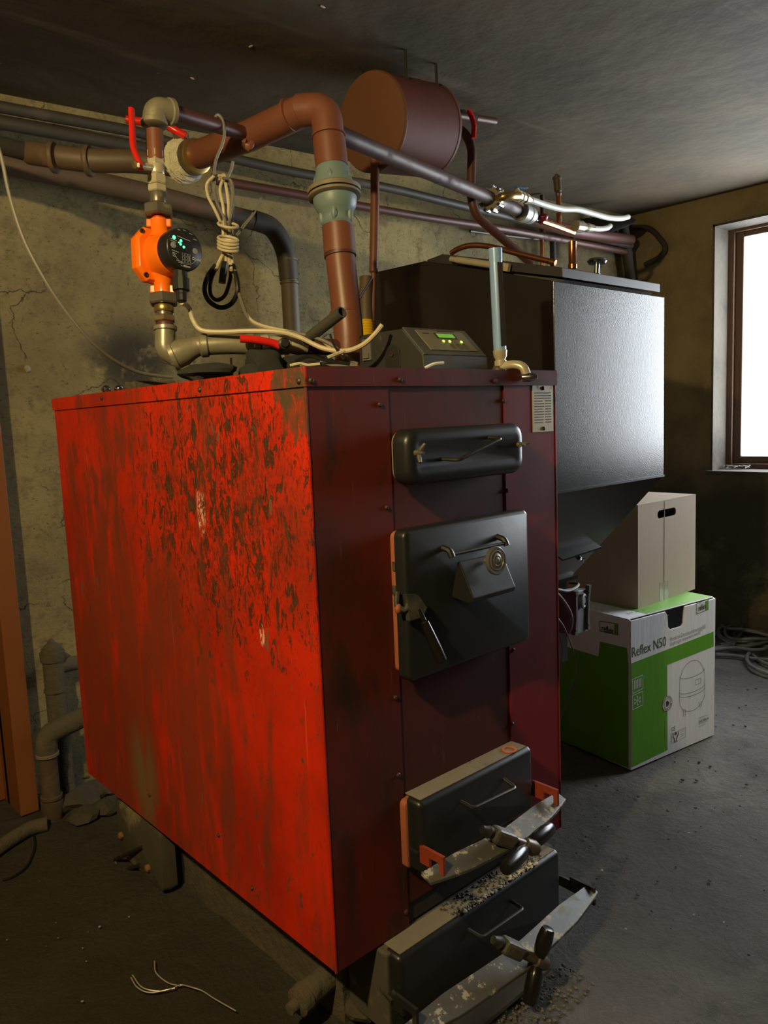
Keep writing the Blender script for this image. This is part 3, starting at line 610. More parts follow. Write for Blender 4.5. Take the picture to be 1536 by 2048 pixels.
# support legs hidden behind, standing on the floor
for x, y in ((hx0+.02, sb.y-.02), (hx1-.03, sb.y-.02)):
    bm = B(); bx(bm, (x-.015, y-.015, 0), (x+.015, y+.015, hz_f+.01)); obj('leg', bm, HOP, hp_)
la_, lb_ = at(1125, 535, 1, HY-.004), at(1320, 568, 1, HY-.004)
lc_ = at(885, 508, 0, la_.x)
lid_d = (lc_-la_); lt = .030
bm = B(); prism(bm, [la_, lc_, lc_+V((0, .07, -.006)), lc_+V((0, .07, -.034)), lc_+V((0, 0, -lt)), la_+V((0, 0, -lt+.004))], (lb_.x-la_.x, 0, 0))
lid = obj('lid', bm, HOPL, hp_, bevel=.0015)
bm = B(); e_ = .02; prism(bm, [la_+V((e_, e_, -.026)), lc_+V((e_, 0, -.026)), lc_+V((e_, 0, -.050)), la_+V((e_, e_, -.048))], (lb_.x-la_.x-2*e_, 0, 0)); obj('lid_seal', bm, surf('grey_seal', (.07, .068, .055), None, None, 30, .8), lid)
s0, s1 = at(902, 518, 0, la_.x-.016), at(1016, 535, 0, la_.x-.016)
bm = B(); sweep(bm, [s0, s0.lerp(s1, .10), s0.lerp(s1, .11), s0.lerp(s1, .80)], [.0085, .0085, .0105, .0105], 14)
m_ = frame(s1, (s1-s0).normalized(), (0, 0, 1)); bx(bm, (-.035, -.006, -.011), (.005, .006, .011), m_)
gs = obj('gas_strut', bm, surf('beige_strut', (.46, .42, .30), (.38, .34, .25), None, 30, .3, .2, .05), lid, smooth=True)
kn = (lb_-la_).normalized(); ln = V((0, -lid_d.z, lid_d.y)).normalized()
def lidpt(px, py, y, h=0): q = at(px, py, 1, y); return V((q.x, y, la_.z+(y-la_.y)*lid_d.z/lid_d.y+h))
kp = lidpt(1193, 540, .2)
bm = B(); lathe(bm, kp-ln*.002, V((.08, 0, 1)), [(0, .011), (.004, .011), (.006, .0085), (.034, .0085), (.036, .026), (.042, .030), (.048, .027), (.051, .012)], 24); obj('lid_knob', bm, CHROME, lid, smooth=True)
# copper offcuts lying and standing on the lid
def onlid(px, py, h=0): return hit(px, py, la_+ln*h, ln)
ce = lidpt(1111, 520, .2, .014)
cs = [at(903, 506, 1, .54), at(916, 498, 1, .51), at(940, 491, 1, .47), at(978, 493, 1, .41)]
bm = B(); sweep(bm, spline(cs+[cs[-1].lerp(ce, .5), ce], 5), .0085, 12)
tag(obj('copper_pipe_offcut', bm, COPPER, None, smooth=True), 'bent copper pipe offcut lying along the hopper lid', 'pipe')
cp = lidpt(1145, 532, .2, .0045)
bm = B(); hgt = (at(1145, 484, 1, cp.y).z-cp.z); lathe(bm, cp+V((0, 0, .001)), (0, 0, 1), [(0, .013), (.012, .0135), (.014, .012), (hgt*.8, .012), (hgt, .0125), (hgt, .010), (.02, .010)], 18)
tag(obj('copper_pipe_stub', bm, COPPER, None, smooth=True), 'short copper tube standing upright on the hopper lid', 'pipe')
# ---------------------------------------------------------------- auger gear motor
gm = thing('gear_motor', 'black auger gear motor with grey cast end plate between boiler and hopper', 'motor', (1.0, .2, .5))
mc = at(1118, 1222, 1, .22); mr = at(1150, 1222, 1, .22)
bm = B(); lathe(bm, (hx0-.10, .30, mc.z), (.75, -.66, 0), [(0, .058), (.10, .062), (.11, .066), (.165, .066), (.168, .050), (.172, .02)], 28); obj('motor_can', bm, BLACKP, gm, smooth=True)
GC = surf('grey_casting', (.20, .20, .19), (.13, .13, .125), (.05, .05, .048), 22, .55, .4, .3, .001)
def gpt(px, py, y=.19): return at(px, py, 1, y)
bm = B(); a, b = gpt(1150, 1184), gpt(1180, 1168, .21); c, d = gpt(1147, 1270), gpt(1176, 1258, .21)
prism(bm, [gpt(1149, 1190), gpt(1155, 1182), gpt(1175, 1178, .21), gpt(1176, 1262, .21), gpt(1149, 1270)], (-.012, .05, 0)); gb = obj('gearbox', bm, GC, gm, bevel=.003)
bm = B(); sweep(bm, [gpt(1151, 1182, .182), gpt(1151, 1200, .182), gpt(1152, 1240, .182), gpt(1149, 1270, .182)], [.010, .007, .007, .010], 4); obj('mounting_lug', bm, GC, gb)
bm = B(); sweep(bm, [gpt(1177, 1170, .202), gpt(1176, 1195, .202), gpt(1175, 1235, .202), gpt(1175, 1258, .202)], [.010, .007, .007, .010], 4); obj('mounting_lug', bm, GC, gb)
bm = B(); lathe(bm, gpt(1164, 1202, .19)+V((0, .01, 0)), (.3, -1, 0), [(0, .024), (.016, .024), (.018, .018), (.016, .016), (.016, .004)], 20); obj('bearing_cap', bm, GC, gb, smooth=True)
for q in ((1151, 1192), (1176, 1185), (1150, 1262), (1175, 1250), (1159, 1214), (1171, 1208)): bm = B(); lathe(bm, gpt(*q, .172), (0, -1, 0), [(0, .004), (.003, .004)], 8); obj('bolt_hole', bm, DARK, gb)
bm = B(); sweep(bm, spline([gpt(1085, 1172, .12), gpt(1115, 1179, .12), gpt(1135, 1182, .12), gpt(1152, 1175, .13), gpt(1156, 1168, .15), gpt(1140, 1166, .2)]), .0045, 8)
tag(obj('motor_cable', bm, CABF, None, smooth=True), 'pale looped cable over the gear motor', 'cable')
bm = B(); sweep(bm, spline([gpt(1100, 1176, .12), gpt(1122, 1196, .11), gpt(1140, 1225, .10), gpt(1142, 1250, .10), gpt(1134, 1270, .12)]), .006, 8)
tag(obj('motor_cable', bm, CABF, None, smooth=True), 'thick grey cable curving down beside the motor can', 'cable')
bm = B(); pth = [gpt(1106, 1225, .06), gpt(1128, 1255, .06), gpt(1146, 1300, .07), gpt(1152, 1340, .08), gpt(1148, 1370, .08), gpt(1120, 1440, .12)]
sweep(bm, spline(pth), .0022, 6); tag(obj('thin_wire', bm, CABF, None, smooth=True), 'thin dark wire drooping in front of the printed carton', 'wire')
bm = B(); sweep(bm, spline([gpt(1118, 1270, .05), gpt(1124, 1300, .05), gpt(1119, 1345, .06), gpt(1112, 1390, .06)]), .0018, 6)
tag(obj('thin_wire', bm, CABF, None, smooth=True), 'short thin wire hanging close to the right edge of the boiler', 'wire')
# ---------------------------------------------------------------- cartons
b0 = at(1262, 1543, 2, 0); br = at(1428, 1472, 2, 0); bw = (br-b0).length; u = (br-b0).normalized(); vv = V((-u.y, u.x, 0))
bh = at(1262, 1242, 1, b0.y).z
cb_ = thing('printed_carton', 'white and green printed carton on the floor beside the boiler', 'box', tuple(b0+u*bw/2+vv*bw/2))
bm = B(); th = .006; b0z = b0+V((0, 0, .004))
hw, hh = .062, .045       # torn hand hole in the top edge
pc = hit(1352, 1230, b0, vv); hc = (pc-b0).dot(u)
def FP(px, py, o=.0): return hit(px, py, b0-vv*o, vv)          # on the front face
def LP(px, py, o=.0): return hit(px, py, b0-u*o, u)            # on the left face
HH = bh
z1 = bh; e0, e1 = hc-.052, hc+.05; zb = FP(1352, 1250).z-.012
out = [(0, 0), (bw, 0), (bw, z1), (e1+.006, z1), (e1, z1-.022), (e1-.004, zb+.01), (e1-.018, zb), (e0+.02, zb), (e0+.006, zb+.01), (e0, z1-.015), (e0-.012, z1), (0, z1)]
prism(bm, [b0z+u*x+V((0, 0, z*.993)) for x, z in out], vv*th)
bx(bm, (0, th, 0), (th, bw, z1), frame(b0z, u, (0, 0, 1))); bx(bm, (bw-th, th, 0), (bw, bw, z1), frame(b0z, u, (0, 0, 1)))
bx(bm, (th, bw-th, 0), (bw-th, bw, z1), frame(b0z, u, (0, 0, 1))); bx(bm, (th, th, 0), (bw-th, bw-th, th), frame(b0z, u, (0, 0, 1)))
obj('carton_walls', bm, WHITEC, cb_, bevel=.0015)
bm = B(); fm = frame(b0z, u, (0, 0, 1)); bx(bm, (0, .012, z1-.003), (bw, bw*.5-.001, z1+.001), fm); fl_ = obj('top_flap', bm, WHITEC, cb_, bevel=.001)
bm = B(); bx(bm, (0, bw*.5+.001, z1-.003), (bw, bw, z1+.001), fm); obj('top_flap', bm, WHITEC, cb_, bevel=.001)
bm = B(); prism(bm, [b0z+u*(e0-.004)+V((0, 0, z1-.004)), b0z+u*(e1+.004)+V((0, 0, z1-.004)), b0z+u*(e1-.012)+V((0, 0, z1-.045))-vv*.0, b0z+u*(e0+.03)+V((0, 0, z1-.022))], vv*.003)
bmesh.ops.rotate(bm, cent=b0z+V((0, 0, z1)), matrix=Matrix.Rotation(0, 3, 'X'), verts=bm.verts); bm.free()
def poly(name, pts, nrm, mat, parent, th=.0006):
    bm = B(); prism(bm, pts, V(nrm)*th); return obj(name, bm, mat, parent)
gx0 = FP(1330, 1400).z
def Fp(*l): return [FP(*q) for q in l]
G1 = poly('green_print', Fp((1262, 1327), (1334, 1300), (1335, 1500), (1263, 1535)), -vv, GREENC, cb_)
poly('green_print', Fp((1262, 1327), (1427, 1263), (1427, 1293), (1334, 1330), (1262, 1360)), -vv*1.1, GREENC, cb_)
poly('green_print', [LP(1257, 1330), LP(1257, 1536), LP(1110, 1476), LP(1110, 1286), LP(1197, 1313), LP(1200, 1283), LP(1254, 1296)], -u, GREENC, cb_)
TP = b0z+V((0, 0, z1+.0011)); xs = (FP(1300, 1236)-b0).dot(u)
poly('green_print', [TP+u*xs+vv*.015, TP+u*bw+vv*.015, TP+u*bw+vv*bw, TP+u*xs+vv*bw], (0, 0, 1), surf('light_green_print', (.22, .50, .07), None, None, 30, .5), cb_)
def text(s, p0, p1, up, nrm, mat, parent, name='lettering', off=.0009, hs=1.0, bold=0):
    c = bpy.data.curves.new('t', 'FONT'); c.body = s; c.size = 1; c.extrude = 0; c.offset = bold; c.resolution_u = 3
    o = bpy.data.objects.new('t', c); C_.objects.link(o); bpy.context.view_layer.update()
    me = bpy.data.meshes.new_from_object(o.evaluated_get(bpy.context.evaluated_depsgraph_get())); bpy.data.objects.remove(o); bpy.data.curves.remove(c)
    if not me.vertices: return
    xs_ = [v.co.x for v in me.vertices]; x0_, x1_ = min(xs_), max(xs_); k = (V(p1)-V(p0)).length/(x1_-x0_)
    x = (V(p1)-V(p0)).normalized(); nn = V(nrm).normalized(); y = nn.cross(x).normalized()
    if y.dot(V(up)) < 0: y = -y
    for v in me.vertices: v.co = V(p0)+x*(v.co.x-x0_)*k+y*v.co.y*k*hs+nn*off
    me.materials.clear(); me.materials.append(mat); me.name = name
    o = bpy.data.objects.new(name, me); link(o, parent)
    return o
def line(bm, pts, nrm, w=.0012, off=.0008, th=.0003):
    nn = V(nrm).normalized(); pts = [V(p) for p in pts]
    for a, b in zip(pts, pts[1:]):
        d = (b-a)
        if d.length < 1e-6: continue
        s = nn.cross(d).normalized()*w/2; e = d.normalized()*w*.3
        prism(bm, [a-e-s+nn*off, b+e-s+nn*off, b+e+s+nn*off, a-e+s+nn*off], nn*th)
UP = V((0, 0, 1))
text('Reflex N50', FP(1264, 1315), FP(1332, 1291), UP, -vv, INKG, cb_, hs=1.25)
text('Membran-Druckausdehnungsgefäß', FP(1340, 1283), FP(1411, 1256), UP, -vv, INKL, cb_, hs=1.5)
text('diaphragm expansion vessel', FP(1340, 1292), FP(1400, 1268), UP, -vv, INKL, cb_, hs=1.3)
text('reflex', LP(1204, 1261), LP(1228, 1268), UP, -u, INK, cb_, hs=1.35, bold=.02, off=.0022)
text('reflex', FP(1396, 1222), FP(1411, 1216), UP, -vv, INK, cb_, hs=1.5, bold=.02, off=.0022)
poly('logo_edge', [LP(1229, 1246), LP(1236, 1248), LP(1236, 1268), LP(1229, 1267)], -u, GREENC, cb_, .0015)
poly('logo_edge', Fp((1411, 1202), (1416, 1200), (1416, 1218), (1411, 1220)), -vv, GREENC, cb_, .0015)
bm = B(); line(bm, [LP(1200, 1242), LP(1236, 1248), LP(1236, 1270), LP(1200, 1262), LP(1200, 1242)], -u, .0025); obj('logo_outline', bm, INKG, cb_); bm = B(); line(bm, Fp((1393, 1207), (1416, 1199), (1416, 1219), (1393, 1228), (1393, 1207)), -vv, .0025); obj('logo_outline', bm, INKG, cb_)
# vessel drawings, line by line
def arc(P, cx, cy, rx, ry, a0, a1, tilt=0, n=18):
    return [P(cx+rx*math.cos(math.radians(a0+(a1-a0)*k/n)), cy+ry*math.sin(math.radians(a0+(a1-a0)*k/n))+tilt*rx*math.cos(math.radians(a0+(a1-a0)*k/n))) for k in range(n+1)]
bm = B()
for l in (arc(FP, 1384, 1361, 25, 40, 180, 360, -.33), arc(FP, 1384, 1376, 26, 8, 0, 180, -.33), arc(FP, 1384, 1383, 26, 8, 0, 180, -.33), arc(FP, 1384, 1345, 25, 9, 0, 180, -.33),
          arc(FP, 1384, 1395, 25, 26, 0, 180, -.33), [FP(1359, 1369), FP(1359, 1404)], [FP(1409, 1353), FP(1409, 1386)], [FP(1366, 1418), FP(1366, 1434)], [FP(1370, 1417), FP(1370, 1432)], [FP(1398, 1404), FP(1400, 1415)], [FP(1402, 1402), FP(1403, 1413)],
          Fp((1391, 1360), (1401, 1356), (1401, 1366), (1391, 1370), (1391, 1360))): line(bm, l, -vv, .0011)
obj('vessel_drawing', bm, INK, cb_)
bm = B()
for l in (arc(LP, 1165, 1385, 37, 70, 190, 360, .25), arc(LP, 1165, 1411, 42, 10, 0, 180, .25), arc(LP, 1165, 1419, 42, 10, 0, 180, .25), arc(LP, 1165, 1440, 38, 38, 0, 180, .22), [LP(1203, 1393), LP(1203, 1450)], [LP(1185, 1475), LP(1190, 1497), LP(1198, 1497)],
          [LP(1163, 1392), LP(1185, 1397), LP(1185, 1410), LP(1163, 1405), LP(1163, 1392)]): line(bm, l, -u, .0011, .0010)
obj('vessel_drawing', bm, INKLG, cb_)
text('reflex', LP(1165, 1403), LP(1183, 1407), UP, -u, INKLG, cb_, hs=1.2, off=.001)
# radiator and snowflake symbols
bm = B()
for y in (0, 32.5):
    line(bm, Fp((1264, 1359+y), (1285, 1350+y), (1285, 1377+y), (1265, 1387+y), (1264, 1359+y)), -vv, .0022, .0010)
for k in range(5): x = 1268.5+3.1*k; line(bm, Fp((x, 1361.5-.42*3*k), (x, 1378-.42*3*k)), -vv, .0042, .0010)
cx, cy = 1274.5, 1401
for k in range(6):
    a = math.radians(60*k+30); dx, dy = math.cos(a)*8, math.sin(a)*10
    P = lambda f, g=0: FP(cx+dx*f-dy*g*.8, cy+dy*f+dx*g*1.2-(dx*f)*.35)
    line(bm, [P(0), P(1)], -vv, .0022, .0010); line(bm, [P(.85, .25), P(.55), P(.85, -.25)], -vv, .0018, .0010)
obj('symbol', bm, INKW, cb_)
bm = B(); c0 = FP(1334, 1407)
cir = [c0+u*math.cos(a)*.030+UP*math.sin(a)*.030 for a in [2*math.pi*k/24 for k in range(24)]]
poly('seal', cir, -vv, INKW, cb_, .0012)
for r_ in (.030, .019): line(bm, [c0+u*math.cos(2*math.pi*k/24)*r_+UP*math.sin(2*math.pi*k/24)*r_ for k in range(25)], -vv, .0012, .0014)
for k in range(26):
    a = 2*math.pi*k/26
    if k % 7: line(bm, [c0+(u*math.cos(a)+UP*math.sin(a))*.022, c0+(u*math.cos(a)+UP*math.sin(a))*.027], -vv, .0022, .0014)
obj('seal_print', bm, INK, cb_)
bm = B()
cs_ = [c0+u*math.cos(a)*(.010+.003*math.cos(3*a))+UP*math.sin(a)*.012 for a in [2*math.pi*k/14 for k in range(14)]]
prism(bm, [q-vv*.0014 for q in cs_], -vv*.0005); obj('seal_print', bm, INK, cb_)
text('CE', FP(1343, 1463), FP(1350, 1460), UP, -vv, INKG, cb_, hs=1.3)
bm = B(); line(bm, Fp((1343, 1467), (1371, 1454), (1371, 1473), (1343, 1487), (1343, 1467)), -vv, .0010)
for k, (x, y) in enumerate([(1374, 1450), (1397, 1436)]):
    for j in range(4):
        yy = y+4+5*j; line(bm, Fp((1397, 1432+6*j+4), (1397+18-(j % 2)*5, 1432+6*j-3)), -vv, .0014) if k else line(bm, Fp((1361, 1461+4*j), (1361+7-(j % 2)*2, 1458+4*j)), -vv, .0011)
obj('small_print', bm, INKL, cb_)['kind'] = 'stuff'
bm = B()
for sg in (-1, 1):
    line(bm, Fp((1351+sg*2, 1484-sg*.8), (1351+sg*2, 1477-sg*.8), (1351+sg*5, 1472-sg*2), (1351+sg*5, 1465-sg*2)), -vv, .0035)
q = FP(1351, 1467); prism(bm, [q+(u*math.cos(a)+UP*math.sin(a))*.006-vv*.0009 for a in [2*math.pi*k/10 for k in range(10)]], -vv*.0004); obj('symbol', bm, INK, cb_)
text('www.reflex.de', FP(1397, 1447), FP(1417, 1438), UP, -vv, INKG, cb_, hs=1.6)
bm = B()
for k in range(9):
    xx = .06+.016*k; line(bm, [TP+u*(xx*.9)+vv*(.05+.004*(k % 3)), TP+u*(xx*.9+.008)+vv*(.07-.003*(k % 2))], UP, .003, .0014)
for k in range(10): line(bm, [TP+u*(.02)+vv*(.12+.03*k), TP+u*(.03)+vv*(.135+.03*k)], UP, .003, .0014)
obj('top_print', bm, INKL, cb_)['kind'] = 'stuff'
# plain cardboard box on top
c0_ = at(1276, 1218, 2, bh+.006); c1_ = at(1390, 1178, 2, bh+.006); cu = (c1_-c0_).normalized(); cv = V((-cu.y, cu.x, 0)); cw = (c1_-c0_).length
ch = at(1274, 1013, 1, c0_.y).z-c0_.z
c2 = thing('cardboard_box', 'plain brown cardboard box with hand hole standing on the printed carton', 'box', tuple(c0_+cu*cw/2+cv*.2))
fm = frame(c0_, cu, UP); DP = .40
def CF(px, py): q = hit(px, py, c0_, cv)-c0_; return q.dot(cu), q.z
hxa, hza = CF(1315, 1020); hxb, _ = CF(1352, 1020); hc_ = (hxa+hxb)/2; hz = CF(1333, 1026)[1]; hr = .016
outer = [(0, 0), (cw, 0), (cw, ch), (0, ch)]
bm = B(); th = .005
slot = [(x+hc_, z+hz) for x, z in rrect(hxb-hxa, hr*2, hr*.98, 4)]
def P3(x, y, z): return fm @ V((x, y, z))
# front wall with slot: bridge by ray-splitting
for (y_) in (0,):
    ov = [bm.verts.new(P3(x, 0, z)) for x, z in outer]; ov2 = [bm.verts.new(P3(x, th, z)) for x, z in outer]
    sv = [bm.verts.new(P3(x, 0, z)) for x, z in slot]; sv2 = [bm.verts.new(P3(x, th, z)) for x, z in slot]
    n_s = len(slot); q_ = n_s//4
    corner = [2, 3, 0, 1]   # slot quadrants: upper right, upper left, lower left, lower right
    for A, S in ((ov, sv), (ov2, sv2)):
        for k in range(4):
            for j in range(q_-1): bm.faces.new((A[corner[k]], S[k*q_+j], S[k*q_+j+1]))
            bm.faces.new((A[corner[k]], S[k*q_+q_-1], S[((k+1)*q_) % n_s], A[corner[(k+1) % 4]]))
    for j in range(n_s): bm.faces.new((sv[j], sv[(j+1) % n_s], sv2[(j+1) % n_s], sv2[j]))
    for j in range(4): bm.faces.new((ov[j], ov[(j+1) % 4], ov2[(j+1) % 4], ov2[j]))
bx(bm, (0, th, 0), (th, DP, ch), fm); bx(bm, (cw-th, th, 0), (cw, DP, ch), fm); bx(bm, (th, DP-th, 0), (cw-th, DP, ch), fm); bx(bm, (th, th, 0), (cw-th, DP-th, th), fm)
obj('box_walls', bm, CARD, c2)
bm = B(); bx(bm, (0, .0, ch+.0005), (cw, DP*.5-.001, ch+.004), fm); obj('top_flap', bm, CARD, c2)
bm = B(); bx(bm, (0, DP*.5+.001, ch+.0005), (cw, DP, ch+.004), fm); obj('top_flap', bm, CARD, c2)
TAPEM = surf('clear_tape', (.50, .44, .32), None, None, 20, .22)
x0_, z0_ = CF(1322, 1190); bm = B(); bx(bm, (x0_-.01, -.0006, 0), (x0_+.055, .0, .075), fm); obj('tape_strip', bm, TAPEM, c2)
bm = B(); bx(bm, (x0_+.0215, -.0012, .0), (x0_+.0245, -.0003, ch), fm); obj('seam', bm, surf('seam_brown', (.38, .30, .2), None, None, 20, .8), c2)
# ---------------------------------------------------------------- controller on the boiler
ct = thing('boiler_controller', 'grimy wedge-shaped controller box with small green display on the boiler', 'controller', (.47, .15, BT))
KX0, KX1 = .368, .578
k0 = BT+.003; yf_ = .05
zf_ = at(843, 708, 0, KX0).z; ps = at(805, 657, 0, KX0); pbk = at(718, 675, 0, KX0)
prof = [V((0, yf_, k0)), V((0, yf_+.004, zf_)), V((0, ps.y, ps.z)), V((0, pbk.y-.05, ps.z+.001)), V((0, pbk.y, pbk.z+.004)), V((0, pbk.y+.005, k0))]
bm = B(); prism(bm, [p+V((KX0, 0, 0)) for p in prof], (KX1-KX0, 0, 0)); obj('housing', bm, DARKPL, ct, bevel=.004)
sA, sB = prof[1], prof[2]; sd = (sB-sA); sn = V((0, -sd.z, sd.y)).normalized()
if sn.z < 0: sn = -sn
SL = sd.length; m_ = frame(V((KX0, sA.y, sA.z)), (1, 0, 0), sn)     # local x right, y up the slope, z out
Wk = KX1-KX0
if m_.to_3x3().col[1].dot(sd) < 0: print('controller frame flipped')
bm = B(); bx(bm, (0, -.003, -.002), (Wk, SL+.003, .003), m_); obj('cover', bm, GREYPL, ct, bevel=.002)
bm = B(); bx(bm, (.030, .010, .003), (Wk-.022, SL-.008, .0055), m_); fp = obj('front_panel', bm, PANELPL, ct, bevel=.001)
bm = B(); bx(bm, (.082, SL*.58, .005), (.150, SL*.80, .0065), m_); obj('bezel', bm, DARKPL, fp)
bm = B(); bx(bm, (.088, SL*.61, .006), (.144, SL*.77, .0072), m_); n = N('green_display'); n.set((.10, .22, .03), .3); n.b.inputs['Emission Color'].default_value = (.22, .55, .06, 1); n.b.inputs['Emission Strength'].default_value = .32; obj('display', bm, n.m, fp)
LEDY = glow('yellow_green_led', (.45, 1, .05), 3.0)
for x in (.094, .115, .155): bm = B(); lathe(bm, m_ @ V((x, SL*.47, .005)), sn, [(0, .0032), (.002, .003), (.003, .0015)], 10); obj('led', bm, LEDY, fp, smooth=True)
for x, r_ in ((.112, .008), (.134, .011), (.155, .0115)): bm = B(); lathe(bm, m_ @ V((x-.0, SL*.27, .005)), sn, [(0, r_), (.0012, r_), (.0012, r_*.8), (.0006, r_*.8), (.0006, .001)], 20); obj('button', bm, surf('button%d' % int(x*1e3), (.13, .115, .08), None, None, 30, .5), fp, smooth=True)
bm = B(); bx(bm, (.045, SL*.76, .005), (.066, SL*.79, .006), m_); bx(bm, (.10, SL*.88, .005), (.16, SL*.91, .006), m_); obj('printed_mark', bm, DARKPL, fp)
bm = B(); bx(bm, (KX0+.002, yf_-.003, k0+.002), (KX1-.002, yf_+.004, zf_-.003)); obj('front_face', bm, surf('slate_plastic', (.065, .066, .064), (.04, .04, .04), (.1, .09, .07), 14, .4), ct)
# side recess with a screw and the cable entry
bm = B(); mm = frame((KX0-.001, .15, k0), (0, 1, 0), (-1, 0, 0))
pts = [(.0, .0), (.048, .0), (.048, .040)]+[(.024+.024*math.cos(a), .044+.020*math.sin(a)) for a in [math.pi*k/8 for k in range(9)]]+[(.0, .040)]
prism(bm, [V((KX0-.0012, .128+x, k0+z)) for x, z in pts], (-.002, 0, 0)); rc = obj('side_recess', bm, surf('recess_plastic', (.022, .022, .02), None, None, 10, .5), ct, bevel=.001)
bm = B(); lathe(bm, (KX0-.003, .152, k0+.042), (-1, 0, 0), [(0, .006), (.003, .006), (.0032, .003), (.001, .0028)], 12); obj('screw', bm, SCREW, rc, smooth=True)
bm = B(); bx(bm, (KX0-.004, .225, k0+.035), (KX0-.0005, .255, k0+.085)); bx(bm, (KX0-.008, .230, k0+.040), (KX0-.004, .250, k0+.052)); obj('connector', bm, surf('socket_grey', (.15, .145, .12), None, None, 20, .5), ct)
# ---------------------------------------------------------------- chrome lever tube at the front right
cl = thing('chrome_lever', 'tall blue-grey chrome tube lever with long slot standing at the front right', 'lever', (.64, .05, BT))
c_b, c_t = at(1000, 703, 1, .045), at(990, 497, 1, .045)
ax = (c_t-c_b).normalized(); rr_ = .0155
bm = B(); n_ = 20; Lc = (c_t-c_b).length; rows = []
ux = V((1, 0, 0)); ux = (ux-ax*ux.dot(ax)).normalized(); uy = ax.cross(ux)
sl0, sl1 = .04, .86; ang = math.radians(-28)
ds = [0, .03, .05, .10, .3, .6, .84, .86, .87, .98, 1.0]
for d in ds:
    ring_ = []
    for k in range(n_):
        a_ = 2*math.pi*k/n_; r_ = rr_*(1.06 if d >= .98 else 1)
        ring_.append(bm.verts.new(c_b+ax*Lc*d+(ux*math.cos(a_)+uy*math.sin(a_))*r_))
    rows.append(ring_)
for i, (a_, b_) in enumerate(zip(rows, rows[1:])):
    for k in range(n_):
        bm.faces.new((a_[k], a_[(k+1) % n_], b_[(k+1) % n_], b_[k]))
o = obj('slotted_tube', bm, surf('blue_chrome', (.30, .47, .82), (.25, .40, .70), None, 8, .28, .15, .03), cl, smooth=True)
sd_ = V((math.cos(math.radians(258)), math.sin(math.radians(258)), 0)); sd_ = (sd_-ax*sd_.dot(ax)).normalized()
bm = B(); mm_ = frame(c_b+sd_*(rr_-.004), ax, sd_); bx(bm, (Lc*.05, -.0062, 0), (Lc*.86, .0062, .0046), mm_); obj('slot', bm, surf('dark_slot_shade', (.05, .043, .032), (.025, .022, .018), None, 30, .5), cl, bevel=.001)  # dark strip on the tube's outside imitates the shade inside a slot
for sg in (-1, 1): bm = B(); bx(bm, (Lc*.05, sg*.0068-.0009, 0), (Lc*.86, sg*.0068+.0009, .0052), mm_); obj('slot_edge', bm, CHROME, cl)
bm = B(); lathe(bm, c_b-ax*.034, ax, [(0, .015), (.012, .015), (.0125, .0125), (.016, .0125), (.022, .016), (.036, .0175), (.040, .013)], 18); obj('collar', bm, NICKEL, cl, smooth=True)
bm = B(); pA, pB, pC = at(1000, 722, 1, .045), at(1020, 732, 1, .0), at(1036, 752, 1, -.022)
sweep(bm, smooth_path([V((pA.x, .05, BT+.012)), V((pA.x+.008, .01, BT+.016)), V((pA.x+.016, -.012, BT+.010)), V((pA.x+.022, -.020, BT-.018))], .02), [.012]*3+[.011]*20 if False else .0115, 12, flat=.8); obj('hook_foot', bm, NICKEL, cl, smooth=True)
bm = B(); lathe(bm, (pA.x+.012, -.012, BT-.018), (.55, -.84, 0), [(0, .010), (.018, .011), (.030, .010), (.036, .005)], 14); obj('clamp_bolt', bm, CHROME, cl, smooth=True)
bm = B(); lathe(bm, (pA.x, .05, BT+.001), (0, 0, 1), [(0, .019), (.006, .019), (.009, .014), (.014, .012)], 16); obj('base_nut', bm, DARKNUT, cl, smooth=True)
# ---------------------------------------------------------------- pipework
def wext(z, off): q = wallx(RX0) - wn*off; q.z = z; return q
def tube(name, pts, r, mat, parent=None, seg=16, fillet=.05, n=6, sm='f'):
    bm = B(); path = smooth_path(pts, fillet, n) if sm == 'f' else spline(pts, n); sweep(bm, path, r, seg)
    return obj(name, bm, mat, parent, smooth=True)
def collar(parent, c, ax, r, L, mat, seg=20, name='collar', hexn=False):
    bm = B(); c = V(c); ax = V(ax).normalized()
    if hexn: lathe(bm, c-ax*L/2, ax, [(0, r*.93), (L*.12, r), (L*.88, r), (L, r*.93)], 6)
    else: lathe(bm, c-ax*L/2, ax, [(0, r*.9), (L*.15, r), (L*.85, r), (L, r*.9)], seg)
    return obj(name, bm, mat, parent, smooth=not hexn)
def at_d(px, py, d): return dep(px, py, d)
# --- pump line
def wp0(px, py, off): return onwall(px, py, off)
PD = 1.85
def pd(px, py, d=PD): return dep(px, py, d)
lo, hi = pd(327, 640), pd(308, 240); pax = (hi-lo).normalized()
def onp(py):                                  # point of the pump line axis at a photo row
    r = [(240, 308), (330, 312), (400, 316), (520, 322), (600, 327), (650, 330), (690, 334)]
    for (ya, xa), (yb, xb) in zip(r, r[1:]):
        if py <= yb or (yb, xb) == r[-1]: return pd(xa+(xb-xa)*(py-ya)/(yb-ya), py)
px_m = 1541/PD
def seg_nut(parent, ya, yb, wpx, mat, name='union_nut', hexn=True):
    a, b = onp(ya), onp(yb); L = (a-b).length; bm = B(); r = wpx/2/px_m
    if hexn: lathe(bm, b, (a-b), [(0, r*.92), (L*.15, r*1.03), (L*.85, r*1.03), (L, r*.92)], 6, x=(.5, .86, 0))
    else: lathe(bm, b, (a-b), [(0, r*.94), (L*.1, r), (L*.9, r), (L, r*.94)], 20)
    return obj(name, bm, mat, parent, smooth=not hexn, bevel=0)
